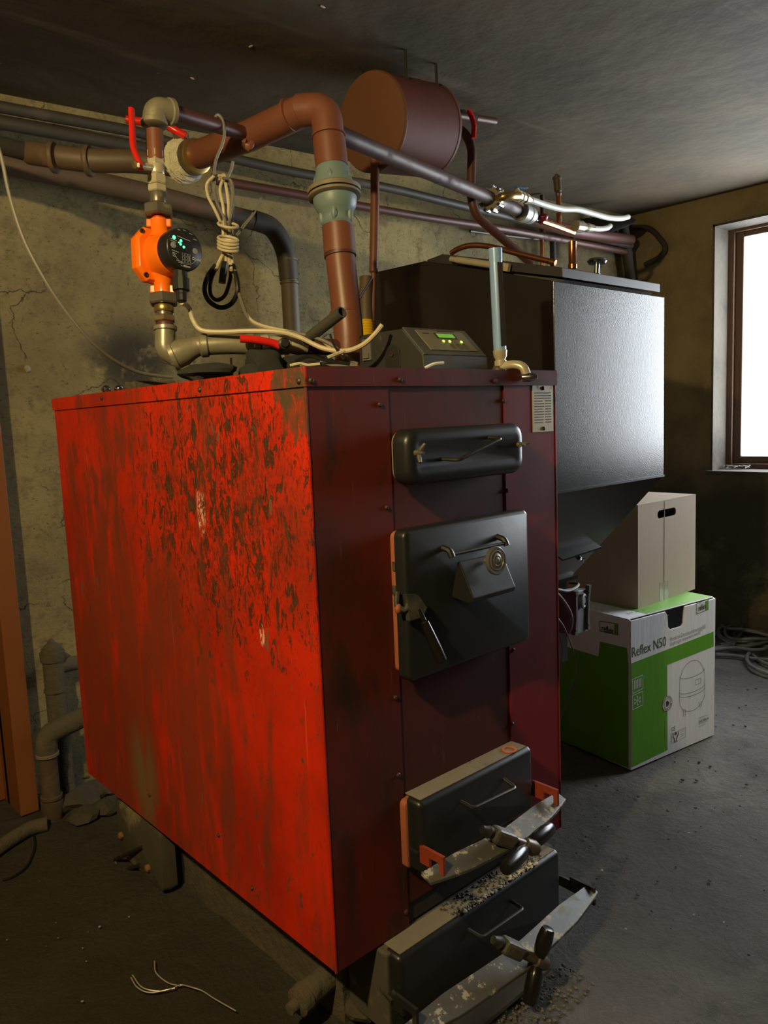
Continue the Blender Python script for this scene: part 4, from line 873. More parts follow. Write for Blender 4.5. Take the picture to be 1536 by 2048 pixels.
# upper pipe run: elbow, brown tube falling to the valve, brown tube to the big flow pipe
up = thing('return_pipe', 'thin brown pipe with galvanised elbow at the top of the pump line', 'pipe', tuple(onp(300)))
TQ = dep(512, 274, 2.135)
e_c = pd(312, 222)
tube('tube', [onp(262), onp(322)], 17/px_m, BROWNP, up)
eA, eB = pd(309, 246), pd(347, 226, 1.875)
tube('tube', [pd(343, 224, 1.873), TQ], 15.5/px_m, BROWND, up, 16)
bm = B(); sweep(bm, smooth_path([onp(248), pd(311, 218), pd(343, 224, 1.873)], .06, 8), .0285, 20); elb = obj('elbow', bm, GALV, up, smooth=True)
d_ = (pd(343, 224, 1.873)-pd(318, 220, 1.85)).normalized()
collar(elb, onp(247), pax, .0315, .014, GALV, name='elbow_rim'); collar(elb, pd(341, 224, 1.871), d_, .0315, .014, GALV, name='elbow_rim')
# ball valve with red lever above the pump
bv_ = thing('ball_valve', 'nickel ball valve with long red lever above the orange pump', 'valve', tuple(onp(360)))
seg_nut(bv_, 302, 318, 34, NICKEL, 'hex_end'); seg_nut(bv_, 318, 332, 35, NICKEL, 'hex_end'); seg_nut(bv_, 331, 350, 32, NICKEL, 'body', False)
seg_nut(bv_, 351, 371, 38, NICKEL, 'hex_end'); seg_nut(bv_, 372, 386, 38, NICKEL, 'hex_end'); seg_nut(bv_, 384, 408, 32, DARKNUT, 'coupling', False)
st = onp(336); s1_ = pd(278, 332, 1.80)
bm = B(); sweep(bm, [st, s1_], .009, 10); obj('stem', bm, NICKEL, bv_, smooth=True)
bm = B(); sweep(bm, smooth_path([pd(281, 338, 1.79), pd(279, 325, 1.79), pd(266, 296, 1.785), pd(263, 218, 1.78)], .012), [.0125]+[.0115]*20+[.011] if False else .0115, 12, flat=.6); lv = obj('lever', bm, REDL, bv_, smooth=True)
bm = B(); lathe(bm, pd(274, 330, 1.775), (s1_-st), [(0, .009), (.008, .009), (.009, .004)], 6); obj('lever_nut', bm, BRASS, lv)
# pump
pu = thing('circulation_pump', 'orange circulation pump with round black face and green lights', 'pump', tuple(onp(520)))
seg_nut(pu, 411, 434, 58, DARKNUT); seg_nut(pu, 589, 610, 58, DARKNUT)
seg_nut(pu, 434, 442, 26, surf('red_washer', (.55, .03, .01), None, None, 20, .5), 'gasket', False)
fdir = (dep(378, 503, 1.80)-dep(318, 515, 1.865)).normalized()   # where the face points
fdir = V((fdir.x, fdir.y, 0)).normalized()
# from the image: the face looks to the right and towards the camera
fdir = (r0*.743 - r2*.669).normalized(); fdir.z = .02; fdir.normalize()
pc_ = onp(515)
side_ = pax.cross(fdir).normalized()
k_ = 1/px_m
bm = B()
def oct_ring(dz, s):
    pts = [(-.5, -.28), (-.32, -.5), (.32, -.5), (.5, -.28), (.5, .28), (.32, .5), (-.32, .5), (-.5, .28)]
    return [bm.verts.new(pc_+fdir*dz+side_*x*s+pax*y*s) for x, y in pts]
sz = 108*k_
rg = [oct_ring(-.034, sz*.84), oct_ring(-.026, sz*.97), oct_ring(-.004, sz*1.0), oct_ring(.006, sz*.92)]
bm.faces.new(rg[0][::-1])
for p_, q_ in zip(rg, rg[1:]):
    for k in range(8): bm.faces.new((p_[k], p_[(k+1) % 8], q_[(k+1) % 8], q_[k]))
bm.faces.new(rg[-1])
lathe(bm, pc_, fdir, [(0, 44*k_), (.060, 41*k_), (.062, 39*k_)], 32)
obj('housing', bm, PUMPO, pu, smooth=True, bevel=.003)
for ya, yb, o_ in ((440, 474, 1), (590, 556, -1)):
    a, b = onp(ya), onp(yb); bm = B(); lathe(bm, a, (b-a), [(0, 17*k_), ((b-a).length*.6, 17*k_), ((b-a).length*1.15, 27*k_)], 20); obj('port', bm, PUMPO, pu, smooth=True)
for yy, in ((447,), (579,)):
    bm = B(); c_ = onp(yy)
    for sg in (-1, 1): bx(bm, (-.010+sg*.020, -.007, -.010), (.010+sg*.020, .007, .010), frame(c_, r0, pax))
    obj('port_lug', bm, PUMPO, pu, bevel=.003)
for sx, sy in ((-.40, .40), (-.36, -.40), (.40, .40), (.40, -.40)):
    bm = B(); lathe(bm, pc_+fdir*.004+side_*sx*sz*.98+pax*sy*sz*.98, fdir, [(0, .0055), (.004, .0055), (.0045, .0035), (.002, .003)], 12); obj('screw', bm, SCREW, pu, smooth=True)
bm = B()
for k in (-3.2, 0, 3.2): bx(bm, (-.028, -.0012+k*.001*1.4, -.001), (.0, .0012+k*.001*1.4, .002), frame(pc_+fdir*.038-side_*46*k_*.0 + (-r0)*(46*k_*.93), fdir, -r0)) if False else None
bm.free()
bm = B(); R_ = 40*k_; lathe(bm, pc_+fdir*.060, fdir, [(0, R_*1.0), (.003, R_*1.02), (.036, R_*1.02), (.041, R_*.98), (.042, R_*.95)], 40); mh = obj('motor_head', bm, BLACKP, pu, smooth=True)
fc = pc_+fdir*.1022; fx = -side_ if (-side_).dot(r0) > 0 else side_; fyv = fdir.cross(fx).normalized()
if fyv.dot(pax) < 0: fyv = -fyv
def face(x, y): return fc+fx*x*R_+fyv*y*R_
LEDG = glow('green_led', (.05, 1, .25), 3.5)
for x, y, r_ in ((-.62, .42, .0042), (-.24, .34, .0032), (-.26, .18, .0028), (-.08, .08, .0028), (-.36, .24, .0014)): bm = B(); lathe(bm, face(x, y), fdir, [(-.001, r_), (.0008, r_), (.0014, r_*.5)], 10); obj('led', bm, LEDG, mh, smooth=True)
for x, y in ((-.66, .05), (.56, .02)): bm = B(); lathe(bm, face(x, y), fdir, [(-.001, .0072), (.0010, .0068), (.0014, .004)], 16); obj('button', bm, surf('grey_button%d' % (x > 0), (.28, .29, .29), None, None, 20, .4), mh, smooth=True)
text('CE', face(.38, -.42), face(.58, -.42), fyv, fdir, INKW, mh); text('EAC', face(.64, -.42), face(.90, -.42), fyv, fdir, INKW, mh)
bm = B()
line(bm, [face(.72*math.cos(a), .72*math.sin(a)) for a in [math.radians(205+130*k/14) for k in range(15)]], fdir, .0009)
line(bm, [face(.86*math.cos(a), .86*math.sin(a)) for a in [math.radians(250+40*k/6) for k in range(7)]], fdir, .0009)
for k, (x, y, L_) in enumerate([(-.42, .84, .12), (-.12, .88, .14), (.22, .80, .16), (.46, .58, .18), (-.45, .52, .72), (-.82, .32, .32), (-.82, .24, .3), (-.74, -.20, .36), (-.72, -.30, .22), (-.72, -.38, .16), (-.70, -.46, .2), (-.5, -.62, .3), (-.4, -.70, .2)]):
    line(bm, [face(x, y), face(x+L_, y-L_*.12)], fdir, .0016)
for k in range(3):
    for j in range(3): x, y = -.18+.16*k, -.22-.16*j; line(bm, [face(x, y), face(x+.12, y), face(x+.12, y-.12), face(x, y-.12), face(x, y)], fdir, .0006)
line(bm, [face(-.10, -.82), face(.22, -.82)], fdir, .0040); line(bm, [face(.20, -.30), face(.24, -.52)], fdir, .0018)
obj('face_print', bm, INKL, mh)
ga = face(-.02, -.92)-fdir*.020; gd = -pax
bm = B(); lathe(bm, ga-gd*.01, gd, [(0, 14*k_), (.030, 14*k_), (.031, 17*k_), (.058, 16.5*k_), (.060, 11*k_), (.066, 11*k_), (.068, 10.5*k_), (.082, 10*k_), (.086, 6*k_)], 12); obj('cable_gland', bm, BLACKP, pu)
gland_tip = ga+gd*.076
# fittings below the pump
bf = thing('lower_fittings', 'bronze reducer and galvanised elbow below the orange pump', 'fitting', tuple(onp(650)))
seg_nut(bf, 610, 625, 38, BRASS, 'reducer', False); seg_nut(bf, 624, 632, 33, DARKNUT, 'thread', False); seg_nut(bf, 632, 644, 42, surf('bronze_nut', (.34, .24, .16), (.22, .15, .10), None, 30, .35, .6), 'hex_ring'); seg_nut(bf, 644, 660, 34, BROWND, 'thread', False)
bp = [onp(656), pd(329, 700), pd(352, 716, 1.86)]
bm = B(); sweep(bm, smooth_path([onp(655), pd(330, 700, 1.85), pd(350, 712, 1.86)], .05, 8), .0240, 20); obj('elbow', bm, GALV, bf, smooth=True)
collar(bf, onp(657), pax, .0275, .012, GALV, name='elbow_rim')
hr = thing('lower_pipe_run', 'large galvanised reducer and elbow run on the boiler top', 'pipe', tuple(pd(420, 700)))
run = [pd(341, 714, 1.86), pd(395, 692, 1.87), pd(450, 688, 1.88), pd(520, 690, 1.90)]
bm = B(); d1_ = (run[1]-run[0]).normalized(); L1 = (run[1]-run[0]).length
lathe(bm, run[0], d1_, [(0, .036), (.010, .038), (.012, .034), (L1*.5, .0325), (L1*.8, .026), (L1, .0245)], 24); obj('reducer', bm, GALV, hr, smooth=True)
bm = B(); sweep(bm, smooth_path([run[0]+d1_*L1*.85, run[1], run[2], run[3]], .04, 6), .024, 18); obj('tube', bm, GALV, hr, smooth=True)
collar(hr, run[1].lerp(run[2], .25), (run[2]-run[1]), .0285, .020, GALV); collar(hr, run[2].lerp(run[3], .72), (run[3]-run[2]), .0285, .02, GALV)
bm = B(); sweep(bm, [pd(462, 716, 1.88), pd(463, 745, 1.88)], .003, 6); obj('prop_rod', bm, STEEL_D, hr)
v2 = thing('ball_valve', 'ball valve with short red lever lying among cables on the boiler top', 'valve', tuple(pd(560, 690, 1.92)))
bm = B(); dq = (pd(620, 690, 1.95)-pd(520, 690, 1.90)).normalized(); q0 = pd(520, 690, 1.90)
lathe(bm, q0, dq, [(0, .024), (.018, .026), (.020, .021), (.045, .024), (.07, .024), (.075, .021), (.10, .026), (.118, .024)], 16); obj('body', bm, NICKEL, v2, smooth=True)
tube('lever', [pd(480, 677, 1.83), pd(512, 680, 1.84), pd(545, 686, 1.855), pd(560, 692, 1.86)], .0095, REDL, v2, 12, sm='s')
bm = B(); lathe(bm, pd(562, 692, 1.89), (pd(570, 686, 1.84)-pd(562, 692, 1.89)), [(0, .014), (.045, .014), (.048, .009), (.056, .009)], 12); obj('stem_nut', bm, STEEL_D, v2, smooth=True)
tag(tube('connecting_pipe', [pd(600, 692, 1.94), pd(690, 695, 2.0)], .021, BROWND), 'sooty brown pipe joining the ball valve to the thick flow pipe', 'pipe')
# --- thick flow pipe with check valve
fl2 = thing('flow_pipe', 'thick brown flow pipe rising from the boiler and bending to the wall', 'pipe', (.43, .41, BT))
FD = 2.0
base = dep(697, 700, FD); 
low = [V((dep(697, 690, FD).x, dep(697, 690, FD).y, BT)), dep(697, 660, FD), dep(681, 520, FD), dep(674, 452, FD)]
tube('lower_tube', low, .0385, BROWNP, fl2, 28, .02)
dz = (low[3]-low[1]).normalized()
tube('sleeve', [dep(676, 455, FD), dep(680, 508, FD)], .0415, BROWNP, fl2, 28); collar(fl2, dep(680.5, 511, FD), dz, .042, .010, BROWND, 28, 'weld_bead'); collar(fl2, dep(691, 625, FD), dz, .0405, .008, BROWNP, 28, 'weld_bead')
upr = [dep(664, 335, FD), dep(654, 222, FD+.01), dep(600, 226, 2.03), dep(498, 275, 2.12), dep(385, 318, 2.33)]
tube('upper_tube', [upr[0], dep(658, 280, FD)], .0425, BROWNP, fl2, 28)
bm = B(); sweep(bm, smooth_path([dep(659, 300, FD), dep(652, 218, FD+.005), dep(598, 222, 2.03)], .13, 12), .0410, 28); obj('bend', bm, BROWNP, fl2, smooth=True)
bm = B(); sweep(bm, [dep(604, 222, 2.025), dep(498, 272, 2.12), dep(375, 318, 2.34)], .0400, 28); obj('wall_tube', bm, BROWNP, fl2, smooth=True)
collar(fl2, dep(657, 272, FD), dz, .044, .007, BROWNP, 28, 'weld_bead'); collar(fl2, dep(580, 230, 2.04), (dep(498, 275, 2.12)-dep(600, 226, 2.03)), .0425, .010, BROWNP, 28, 'weld_bead')
for k in range(7):
    a_ = k*.9; bm = B(); c_ = dep(497, 272, 2.09)+r0*.012*math.cos(a_)+r1*.03*math.sin(a_); blob(bm, c_, (.009, .009, .011), k, 1, .4); obj('weld_lump', bm, BROWNP, fl2, smooth=True)
cvv = thing('check_valve', 'pale blue flanged check valve in the thick brown pipe', 'valve', tuple(dep(668, 392, FD)))
vb, vt = dep(675, 453, FD), dep(664, 338, FD); vx = (vt-vb).normalized(); VL = (vt-vb).length
bm = B(); lathe(bm, vb, vx, [(0, .036), (VL*.05, .040), (VL*.10, .036), (VL*.18, .038), (VL*.25, .047), (VL*.34, .054), (VL*.44, .057), (VL*.50, .057)], 32); obj('lower_body', bm, VALVEB, cvv, smooth=True)
bm = B(); lathe(bm, vb+vx*VL*.48, vx, [(0, .060), (.004, .0685), (.010, .0685)], 40); obj('flange', bm, FLANGE, cvv, smooth=True)['label'] = 'black gasketed lower flange'
bm = B(); lathe(bm, vb+vx*(VL*.48+.0105), vx, [(0, .064), (.003, .064)], 40); obj('flange_gasket', bm, DARK, cvv, smooth=True)
bm = B(); lathe(bm, vb+vx*(VL*.48+.014), vx, [(0, .0690), (.010, .0700), (.013, .066), (.016, .060)], 40); obj('flange', bm, FLANGE, cvv, smooth=True)
bm = B(); lathe(bm, vb+vx*(VL*.48+.028), vx, [(0, .058), (VL*.12, .050), (VL*.26, .044), (VL*.34, .043), (VL*.36, .041)], 32); obj('upper_body', bm, VALVEB, cvv, smooth=True)
side2 = vx.cross(r2).normalized()
for k in range(5):
    a_ = k*math.pi*.4+.2; q = (side2*math.cos(a_)+vx.cross(side2)*math.sin(a_))
    bm = B(); blob(bm, vb+vx*(VL*.16)+q*.039, (.008, .008, .020), k, 2, .1); obj('rib', bm, VALVEB, cvv, smooth=True)
    bm = B(); blob(bm, vb+vx*(VL*.74)+q*.045, (.008, .008, .020), k, 2, .1); obj('rib', bm, VALVEB, cvv, smooth=True)
collar(cvv, vt, vx, .040, .012, surf('flaked_rust_ring', (.55, .32, .12), (.3, .17, .08), None, 50, .5, .3, .5, .002), 28, 'rust_ring')
# --- hemp-wrapped valve where the flow pipe meets the wall pipe
hv = thing('wrapped_valve', 'old valve wrapped in white hemp paste with red lever at the wall', 'valve', tuple(dep(370, 320, 2.35)))
wdir = (dep(375, 318, 2.34)-dep(498, 272, 2.12)).normalized()
bm = B(); c_ = dep(381, 317, 2.33); n_r = 22; rings = []
un = wdir.orthogonal().normalized(); vn2 = wdir.cross(un)
for i in range(n_r+1):
    t_ = i/n_r; ring_ = []
    for k in range(40):
        a_ = 2*math.pi*k/40; r_ = .047+.016*math.sin(math.pi*min(1, t_*1.1))+.004*math.sin(i*2.4+a_*2)+.005*noise.noise(V((math.cos(a_)*3, math.sin(a_)*3, t_*9)))
        ring_.append(bm.verts.new(c_+wdir*(-.005+t_*.085)+(un*math.cos(a_)+vn2*math.sin(a_))*r_))
    rings.append(ring_)
for p_, q_ in zip(rings, rings[1:]):
    for k in range(40): bm.faces.new((p_[k], p_[(k+1) % 40], q_[(k+1) % 40], q_[k]))
bm.faces.new(rings[0][::-1]); bm.faces.new(rings[-1]); obj('hemp_wrap', bm, TAPE, hv, smooth=True)
collar(hv, dep(392, 313, 2.30), wdir, .050, .016, BRASS, 28, 'brass_ring'); collar(hv, dep(386, 315, 2.32), wdir, .052, .010, DARKNUT, 28, 'brass_ring')
tube('spindle', [dep(366, 305, 2.33), dep(364, 268, 2.32)], .014, TAPE, hv, 10); collar(hv, dep(362, 272, 2.32), (0, 0, 1), .024, .02, DARKNUT, name='packing_nut', hexn=True)
tube('lever', [dep(252, 239, 2.26), dep(282, 243, 2.27), dep(330, 248, 2.29), dep(352, 262, 2.30), dep(372, 272, 2.30)], .0115, REDL, hv, 10, .02)
tag(tube('branch_pipe', [dep(362, 330, 2.36), dep(300, 326, 2.36), dep(262, 322, 2.34), dep(178, 322, 2.31), dep(102, 312, 2.30), dep(60, 306, 2.33)], .034, WALLPIPE, None, 24, .06), 'grey-brown branch pipe running left from the wrapped valve', 'pipe')
for x_, y_, d__ in ((176, 322, 2.31), (106, 315, 2.285)):
    bm = B(); lathe(bm, dep(x_-4, y_, d__), (dep(x_+4, y_, d__)-dep(x_-4, y_, d__)), [(0, .042), (.004, .045), (.012, .045), (.016, .042)], 24); tag(obj('pipe_collar', bm, WALLPIPE, bpy.data.objects['branch_pipe'], smooth=True), None, None)
tag(tube('shaded_branch_end', [dep(64, 307, 2.325), dep(0, 290, 2.29), dep(-60, 275, 2.26), wext(dep(-60, 275, 2.26).z+.02, .5)], .026, RAG, None, 16, .06), 'black shade-coloured end of the branch pipe running out of view at the left', 'pipe')  # separate end piece, coloured black to stand for the shade there
# --- pipes along the wall
def wp(px, py, off=.10): return onwall(px, py, off)
hl = thing('heating_main', 'thick sooty brown pipe low on the wall bending down at its right end', 'pipe', tuple(wp(560, 470)))
tube('tube', [wext(wp(-60, 312).z, .10), wp(-60, 312), wp(0, 326), wp(120, 350), wp(290, 385), wp(420, 420), wp(512, 443)], .037, WALLPIPE, hl, 24, .2)
bm = B(); sweep(bm, smooth_path([wp(505, 440), wp(545, 452), wp(572, 500), wp(578, 560)], .10, 8), .040, 24); obj('bend', bm, surf('black_bend', (.060, .048, .034), (.035, .029, .022), (.12, .09, .05), 9, .6), hl, smooth=True)
tube('downpipe', [wp(575, 520), wp(579, 570), wp(586, 700), wp(590, 900)], .036, surf('dark_downpipe', (.13, .10, .055), (.08, .062, .036), None, 6, .6), hl, 24)
collar(hl, wp(575, 520), (0, 0, 1), .042, .012, WALLPIPE); collar(hl, wp(579, 566), (0, 0, 1), .041, .012, WALLPIPE)
tag(tube('ceiling_pipe', [wext(wp(-60, 202, .14).z, .14), wp(-60, 202, .14), wp(0, 214, .14), wp(290, 267, .14), wp(342, 287, .14), wp(481, 321, .14), wp(608, 349, .14), wp(765, 372, .14), wp(900, 406, .14), wp(1000, 430, .14), wp(1262, 492, .08)], .019, GREYPIPE, None, 16, .3), 'long thin grey pipe running under the ceiling along the back wall', 'pipe')
tag(tube('ceiling_pipe', [wext(wp(-60, 232, .13).z, .13), wp(-60, 232, .13), wp(0, 245, .13), wp(290, 297, .13), wp(365, 318, .13)], .022, GREYPIPE, None, 16, .3), 'grey pipe just below the uppermost pipe at the left wall', 'pipe')
tag(tube('brown_wall_pipe', [wp(430, 360, .09), wp(608, 391, .09), wp(719, 412, .09), wp(856, 436, .09), wp(1010, 458, .09), wp(1262, 506, .06)], .018, BROWND, None, 16, .3), 'brown pipe below the grey ceiling pipe on the back wall', 'pipe')
tag(tube('thick_dark_pipe', [wp(1050, 432, .20), wp(1140, 463, .16), wp(1262, 480, .10)], .030, BROWND, None, 16, .3), 'thick dark red-brown pipe entering the corner above the hopper', 'pipe')
bm = B(); bx(bm, (-.010, -.16, -.012), (.010, .0, .012), frame(wp(0, 0, 0), (1, 0, 0), UP)); bm.free()
# expansion tank under the ceiling
tk = thing('expansion_tank', 'brown welded cylinder tank hanging under the ceiling', 'tank', tuple(dep(800, 255, 2.6)))
ta, tb = dep(742, 245, 2.50), dep(852, 262, 2.69); tx = (tb-ta).normalized(); TL = (tb-ta).length
TANKM = surf('brown_tank_paint', (.110, .030, .020), (.075, .023, .017), (.20, .085, .055), 5, .68, 0, .25, .004, .56, .74, spec=.3)
bm = B(); lathe(bm, ta, tx, [(0, .143), (.004, .149), (TL, .149)], 64); obj('shell', bm, TANKM, tk, smooth=True)
bm = B(); lathe(bm, ta-tx*.002, tx, [(-.004, .03), (-.003, .12), (0, .147), (.006, .1515), (.012, .1515)], 64); obj('end_cap', bm, surf('brown_tank_cap', (.150, .062, .030), (.12, .05, .026), None, 7, .5), tk, smooth=True)
bm = B(); lathe(bm, tb, tx, [(0, .1505), (.01, .1505), (.03, .135), (.042, .10), (.048, .03)], 64); obj('end_cap', bm, TANKM, tk, smooth=True)
bm = B(); q = ta+tx*TL*.62; wv_ = []
for k in range(15):
    a_ = math.radians(-120+k*8); wv_.append(q+tx*(.010*math.sin(k*.6))+(tx.cross(UP).normalized()*math.cos(a_)+UP*math.sin(a_))*-.1495)
sweep(bm, wv_, .0025, 6); obj('weld_seam', bm, TANKM, tk, smooth=True)
for f in (.25, .8):
    c_ = ta+tx*TL*f; h_ = V((-tx.y, tx.x, 0)).normalized()
    for sg in (-1, 1): bm = B(); sweep(bm, [c_+h_*sg*.10+UP*.10, V(((c_+h_*sg*.10).x, (c_+h_*sg*.10).y, ZC+.01))], .005, 8); obj('hanger', bm, STEEL_D, tk)
tag(tube('overflow_pipe', [tb+tx*.03+UP*.02-V((0, 0, .03)), dep(925, 258, 2.80), dep(944, 292, 2.80), dep(942, 395, 2.80), dep(952, 432, 2.82), dep(1062, 526, 2.95)], .0165, BROWND, None, 14, .07), 'bent brown pipe dropping from the tank towards the hopper lid', 'pipe')
bm = B(); q = [V((dep(750, 320, 2.52).x, dep(750, 320, 2.52).y, dep(750, 300, 2.52).z)), dep(750, 400, 2.52), dep(747, 544, 2.52), dep(747, 547, 2.52), dep(744, 700, 2.52), V((dep(744, 700, 2.52).x, dep(744, 700, 2.52).y, 1.2))]
sweep(bm, q, [.0145, .0145, .0145, .0085, .0085, .0085], 14); tag(obj('tank_drop_pipe', bm, BROWNP, None, smooth=True), 'slim brown pipe running straight down from the tank and narrowing above the controller', 'pipe')
tvv = thing('tank_valve', 'ball valve with hanging red lever on a dark pipe right of the tank', 'valve', tuple(dep(945, 235, 2.86)))
tube('tube', [dep(880, 225, 2.76), dep(990, 243, 2.95)], .0135, BROWND, tvv, 12)
bm = B(); a_, b_ = dep(918, 228, 2.84), dep(950, 237, 2.88); lathe(bm, a_, b_-a_, [(0, .018), (.02, .020), (.03, .016), ((b_-a_).length, .020)], 8); obj('body', bm, DARKNUT, tvv)
tube('lever', [dep(938, 222, 2.80), dep(944, 235, 2.79), dep(948, 250, 2.79), dep(947, 277, 2.79)], .0095, REDL, tvv, 10, .01)
# --- purple-brown pipe from the bend to the corner with its fittings
pp = [dep(655, 258, 2.14), dep(692, 275, 2.19), dep(975, 394, 2.84), dep(1042, 424, 3.07)]
tag(tube('supply_pipe', pp, .024, PURP, None, 20), 'purple-brown pipe sloping from the thick bend towards the far corner', 'pipe')
sdir = (pp[3]-pp[1]).normalized()
jc = thing('pipe_clamp', 'shiny cast saddle clamp with bolts around the supply pipe', 'clamp', tuple(dep(985, 400, 2.86)))
bm = B(); c_ = dep(985, 399, 2.87); lathe(bm, c_-sdir*.018, sdir, [(0, .034), (.004, .040), (.032, .040), (.036, .034)], 14); obj('ring', bm, GALV, jc)
o1 = sdir.cross(UP).normalized(); o2 = sdir.cross(o1)
for k in range(9):
    a_ = 2*math.pi*k/9; bm = B(); lathe(bm, c_-sdir*.020+(o1*math.cos(a_)+o2*math.sin(a_))*.043, sdir, [(-.006, .005), (.0, .008), (.034, .008), (.040, .005)], 8); obj('bolt', bm, CHROME, jc, smooth=True)
tag(tube('brass_elbow', [dep(992, 400, 2.86), dep(1006, 393, 2.83), dep(1022, 392, 2.84), dep(1036, 392, 2.88)], .016, BRASS, None, 16, .03), 'dull brass elbow leaving the saddle clamp', 'fitting')
hz_ = thing('hose_valve', 'small nickel valve with blue lever feeding the white hose', 'valve', tuple(dep(1045, 392, 2.90)))
dv_ = (dep(1066, 402, 2.98)-dep(1036, 391, 2.88)).normalized()
bm = B(); lathe(bm, dep(1034, 391, 2.88), dv_, [(0, .021), (.016, .022), (.018, .017), (.026, .017), (.028, .021), (.044, .021), (.046, .016), (.060, .016), (.062, .020), (.085, .019), (.087, .014), (.11, .013)], 8); obj('body', bm, NICKEL, hz_)
tube('stem', [dep(1042, 390, 2.89), dep(1033, 376, 2.87)], .006, NICKEL, hz_, 8)
bm = B(); bx(bm, (-.006, -.010, -.004), (.048, .010, .004), frame(dep(1033, 375, 2.87), (dep(1058, 374, 2.90)-dep(1032, 372, 2.87)), UP)); obj('lever', bm, BLUEL, hz_, bevel=.003)
tag(tube('white_hose', [dep(1062, 400, 2.98), dep(1095, 411, 3.1), dep(1125, 418, 3.2), dep(1155, 419, 3.3), dep(1185, 427, 3.4), dep(1215, 435, 3.5), dep(1240, 437, 3.6), dep(1256, 434, 3.7)], .0125, HOSEW, None, 12, sm='s'), 'long white hose looping from the blue-lever valve to the corner', 'hose')
tag(tube('white_hose', [dep(1184, 457, 3.45), dep(1200, 458, 3.5), dep(1214, 456, 3.55), dep(1220, 452, 3.6)], .012, HOSEW, None, 12, sm='s'), 'short white hose end below the long hose', 'hose')
bm = B(); a_, b_ = dep(1150, 452, 3.35), dep(1186, 457, 3.45); lathe(bm, a_, b_-a_, [(0, .024), (.05, .026), (.055, .017), (.07, .020), (.08, .016), (.095, .020), ((b_-a_).length, .016)], 10); tag(obj('hose_fitting', bm, GALV, None), 'dull fitting holding the short white hose', 'fitting')
uc = thing('union_coupling', 'pale grey two-part coupling at the lower end of the supply pipe', 'coupling', tuple(dep(1056, 430, 3.08)))
c_ = dep(1044, 424, 3.06)
WPL = surf('pale_coupling', (.50, .50, .46), (.36, .36, .33), (.12, .12, .11), 40, .4, .3, .1, .001)
bm = B(); lathe(bm, c_-sdir*.02, sdir, [(0, .030), (.006, .037), (.050, .037), (.056, .031)], 24); obj('sleeve', bm, WPL, uc, smooth=True)
bm = B(); lathe(bm, c_+sdir*.040, sdir, [(0, .030), (.005, .034), (.034, .034), (.040, .028)], 24); obj('sleeve', bm, WPL, uc, smooth=True)
bm = B(); lathe(bm, c_+sdir*.082, sdir, [(0, .024), (.012, .028), (.030, .026), (.034, .018), (.06, .018)], 8); obj('hex_end', bm, CHROME, uc)
rk = dep(1086, 435, 3.14); bm = B(); blob(bm, rk, (.022, .022, .016), 4, 2, .15); tag(obj('red_knob', bm, surf('dark_red_knob', (.20, .006, .012), None, None, 20, .3), uc, smooth=True), None, None)
tag(tube('copper_branch', [dep(1082, 442, 3.16), dep(1112, 452, 3.25), dep(1146, 465, 3.38)], [.014]*2+[.013] if False else .014, COPPER, None, 12), 'bright copper branch continuing from the coupling', 'pipe')
av = thing('air_vent', 'slim brass air vent on a copper riser near the ceiling', 'vent', tuple(dep(1114, 450, 3.3)))
tube('riser', [dep(1118, 450, 3.28), dep(1117, 392, 3.28)], .011, COPPER, av, 12)
bm = B(); a_, b_ = dep(1117, 394, 3.28), dep(1114, 356, 3.28); L_ = (b_-a_).length; lathe(bm, a_, b_-a_, [(0, .010), (.012, .014), (.02, .011), (.024, .016), (L_*.9, .016), (L_*.92, .019), (L_*1.05, .019), (L_*1.07, .010), (L_*1.18, .009)], 14); obj('float_body', bm, surf('dark_brass', (.16, .12, .07), (.10, .075, .045), None, 30, .4, .6), av, smooth=True)
for x_, ya_, yb_, r_, m_2, lb in ((1083, 455, 512, .012, COPPER, 'vertical copper pipe on the wall above the bent offcut'), (1105, 470, 530, .017, BLACKP, 'vertical black insulated pipe beside the copper pipe'), (1145, 470, 500, .015, DARKNUT, 'short dark pipe piece above the standing copper stub'), (1084, 390, 440, .012, BROWND, 'thin brown riser behind the red knob')):
    tag(tube('wall_drop_pipe', [wp(x_, ya_, .07), wp(x_+2, yb_+25, .07)], r_, m_2, None, 12), lb, 'pipe')
tag(tube('lead_pipe', [wp(940, 462, .03), wp(1000, 470, .03), wp(1070, 478, .03), wp(1150, 486, .03)], .008, GREYPIPE, None, 8, .1), 'thin grey conduit on the wall behind the hopper', 'pipe')
# black lagging filling the corner behind the hoses
bm = B(); blob(bm, wp(1180, 455, .03)+-wn*.035, (.22, .03, .05), 3, 3, .3); tag(obj('dark_mass', bm, DARK, None, smooth=True), 'black lagging bunched behind the white hoses in the corner', 'mass')
bm = B(); q = [hit(px, py, (XR-.03, 0, 0), (1, 0, 0)) for px, py in ((1262, 455), (1298, 457), (1322, 480), (1330, 497), (1318, 515), (1290, 530))]
sweep(bm, spline(q), .016, 10); tag(obj('corner_pipe', bm, surf('soot_pipe', (.035, .028, .018), None, None, 8, .8), None, smooth=True), 'dark curved pipe hugging the window wall beside the corner', 'pipe')
bm = B(); sweep(bm, [wp(1245, 440, .06), wp(1262, 560, .06), wp(1265, 700, .06)], .03, 10); tag(obj('corner_riser', bm, surf('soot_riser', (.045, .035, .022), None, None, 8, .8), None, smooth=True), 'dark vertical pipe standing in the far corner', 'pipe')
